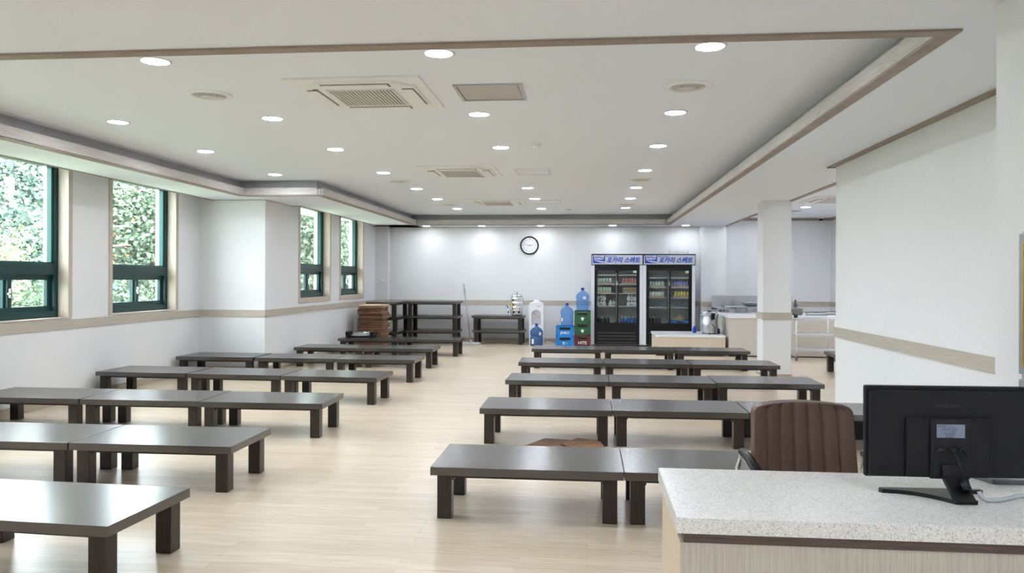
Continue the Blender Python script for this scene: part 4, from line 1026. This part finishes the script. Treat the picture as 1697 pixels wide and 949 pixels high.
t_.done('joystick_button', black, mo).location = (-HWm + .030, .016, .082)
# hinge plate, neck and T-shaped foot
st_ = MB().box(-.052, -.006, .062, .052, -.003, .105, .001)
st_.done('hinge_plate', black, mo)
nk = MB()
nk.prism([(-.010, .098), (-.004, .098), (-.004, .06), (-.075, .012), (-.095, .012), (-.085, .02), (-.020, .065)], 'x', -.028, .030)
nk.done('neck', black, mo)
nf = MB().tube([(.010, -.058, .068), (.012, -.066, .05), (.016, -.07, .038)], .014, 10).done('cable_sleeve', black, mo)
ft = MB()
ft.prism([(-.185, .052), (.115, .052), (.115, .036), (.040, .034), (.040, -.082), (-.022, -.085), (-.048, -.045), (-.075, -.015), (-.105, .008), (-.14, .022), (-.185, .030), (-.192, .041)], 'z', .0, .012)
ft.done('foot', black, mo)
dv = thing('white_device', 'flat white and grey box lying on the counter behind the monitor', 'device', (1.40, 2.655, .7202), .0)
MB().prism([(-.14, .045), (-.11, -.03), (-.10, -.036), (.20, -.036), (.20, .05), (-.13, .05)], 'z', .0, .014).done('grey_base', greycase, dv)
MB().prism([(-.135, .045), (-.112, -.020), (.20, -.020), (.20, .048)], 'z', .014, .026).done('white_lid', white, dv)
cbp = [(1.145, 2.405, .752), (1.150, 2.40, .735), (1.165, 2.40, .7275), (1.20, 2.405, .7275), (1.24, 2.43, .7275), (1.28, 2.46, .7275), (1.32, 2.465, .7275), (1.37, 2.44, .7275), (1.43, 2.42, .7275)]
o = MB().tube(cbp, .0065, 10).tube([(1.30, 2.40, .725), (1.33, 2.375, .725), (1.40, 2.385, .725), (1.46, 2.37, .725)], .003, 8).done('clear_cable', clearc)
tag(o, 'thick clear cable trailing across the counter right of the monitor stand', 'cable')

ch = thing('office_chair', 'brown leather office chair with stitched vertical channels behind the counter', 'office chair', (.87, 3.26, 0), 0.08)
# backrest: padded, seven channels, rounded corners
bm_ = bmesh.new(); NX, NZ = 112, 40; vt = {}
HWc, Z0c, Z1c = .205, .46, .862
def back_pt(u, v, front):
    zz = Z0c + (Z1c - Z0c) * v
    hw = HWc * (1.0 - .05 * max(0, v - .4))
    cor = 0
    if v > .91: cor = (1 - math.sqrt(max(0, 1 - ((v - .91) / .09) ** 2))) * .040
    xx = u * (hw - cor) + (.012 * (v - .5))
    ch_ = abs(math.sin((u + 1) / 2 * 7 * PI)) ** .28
    bulge = .016 * ch_ * (1 - abs(u) ** 8)
    yy = -.032 - bulge if front else .02
    yy += .05 * (u * u) * -1 + .09 * v
    zz += .006 * (1 - u * u) * (v > .95)
    return Vector((xx, yy, zz))
for f_ in (0, 1):
    for i in range(NX + 1):
        for k in range(NZ + 1): vt[f_, i, k] = bm_.verts.new(back_pt(-1 + 2 * i / NX, k / NZ, f_ == 0))
for f_ in (0, 1):
    for i in range(NX):
        for k in range(NZ):
            fc = bm_.faces.new((vt[f_, i, k], vt[f_, i + 1, k], vt[f_, i + 1, k + 1], vt[f_, i, k + 1])); fc.smooth = True
for i in range(NX):
    for k in (0, NZ): bm_.faces.new((vt[0, i, k], vt[0, i + 1, k], vt[1, i + 1, k], vt[1, i, k]))
for k in range(NZ):
    for i in (0, NX): bm_.faces.new((vt[0, i, k], vt[0, i, k + 1], vt[1, i, k + 1], vt[1, i, k]))
m_ = MB(); m_.bm.free(); m_.bm = bm_; m_.done('backrest', leather, ch)
MB().box(-.22, -.42, .40, .22, .02, .475, .03, seg=4).done('seat', leather, ch)
for sx in (-1, 1):
    MB().tube([(sx * .20, .0, .43), (sx * .25, .0, .45), (sx * .255, .02, .60), (sx * .245, .0, .660), (sx * .245, -.10, .655), (sx * .245, -.25, .62), (sx * .25, -.28, .55), (sx * .24, -.25, .44), (sx * .20, -.25, .42)], .011, 10).done('armrest_frame', chrome, ch)
    MB().tube([(sx * .245, -.01, .672), (sx * .245, -.10, .668), (sx * .245, -.24, .637)], .018, 10).done('armrest_pad', black, ch)
MB().cyl((0, -.2, .12), (0, -.2, .40), .026, n=16).done('gas_lift', chrome, ch)
for k in range(5):
    a = k * 2 * PI / 5; c_, s__ = math.cos(a), math.sin(a)
    lg = MB().tube([(0, -.2, .12), (c_ * .27, -.2 + s__ * .27, .075)], .018, 8).done('base_leg', chrome, ch)
    MB().cyl((c_ * .27 - s__ * .02, -.2 + s__ * .27 + c_ * .02, .028), (c_ * .27 + s__ * .02, -.2 + s__ * .27 - c_ * .02, .028), .028, n=16).cyl((c_ * .27, -.2 + s__ * .27, .03), (c_ * .27, -.2 + s__ * .27, .075), .01, n=8).done('castor', black, lg)

# ================================================================== TREES OUTSIDE
tree('broadleaf_tree', -9.6, 10.4, -.85, 3.5, 1.0, 9000, .12, leafA, 'light yellow-green willow-leaved tree just outside the nearest visible window', 11, narrow=True, crown=.42)
tree('pine_tree', -13.4, 16.6, -.7, 4.6, 1.5, 26000, .12, leafC, 'blue-green tree behind the pale tree seen through the nearest window', 12, crown=.05)
tree('pine_tree', -13.2, 20.6, -.7, 5.2, 1.6, 26000, .125, leafB, 'green tree with pale bare limbs outside the second window', 13, lean=.5, crown=.05)
tree('pine_tree', -17.0, 21.6, -.4, 5.6, 1.9, 24000, .15, leafC, 'dark green tree farther off behind the limbs of the second window view', 14, crown=.05)
tree('broadleaf_tree', -10.6, 28.6, -.8, 5.6, 1.9, 22000, .15, leafB, 'green leafy tree outside the third window', 15, crown=.05)
tree('pine_tree', -10.4, 34.5, -.8, 6.6, 2.1, 22000, .17, leafC, 'dense green tree outside the farthest window', 16, crown=.05)
tree('broadleaf_tree', -14.8, 33.0, -.5, 7.0, 2.3, 10000, .19, leafB, 'tall green tree farther off behind the third window tree', 17, crown=.05)
tree('broadleaf_tree', -14.8, 43.0, -.5, 8.0, 2.8, 10000, .22, leafA, 'pale green tree far off seen through the farthest window', 18, crown=.05)
tree('bare_branch_tree', -11.4, 16.9, -.75, 4.4, 1.1, 60, .10, leafR, 'thin tree with pale bare branches and a few rust leaves by the second window', 19, thin=True, crown=.3)
tree('shrub', -10.3, 13.1, -.8, 2.6, .75, 4500, .08, leafB, 'small leafy shrub low outside the nearest window', 20, thin=True, crown=.1)
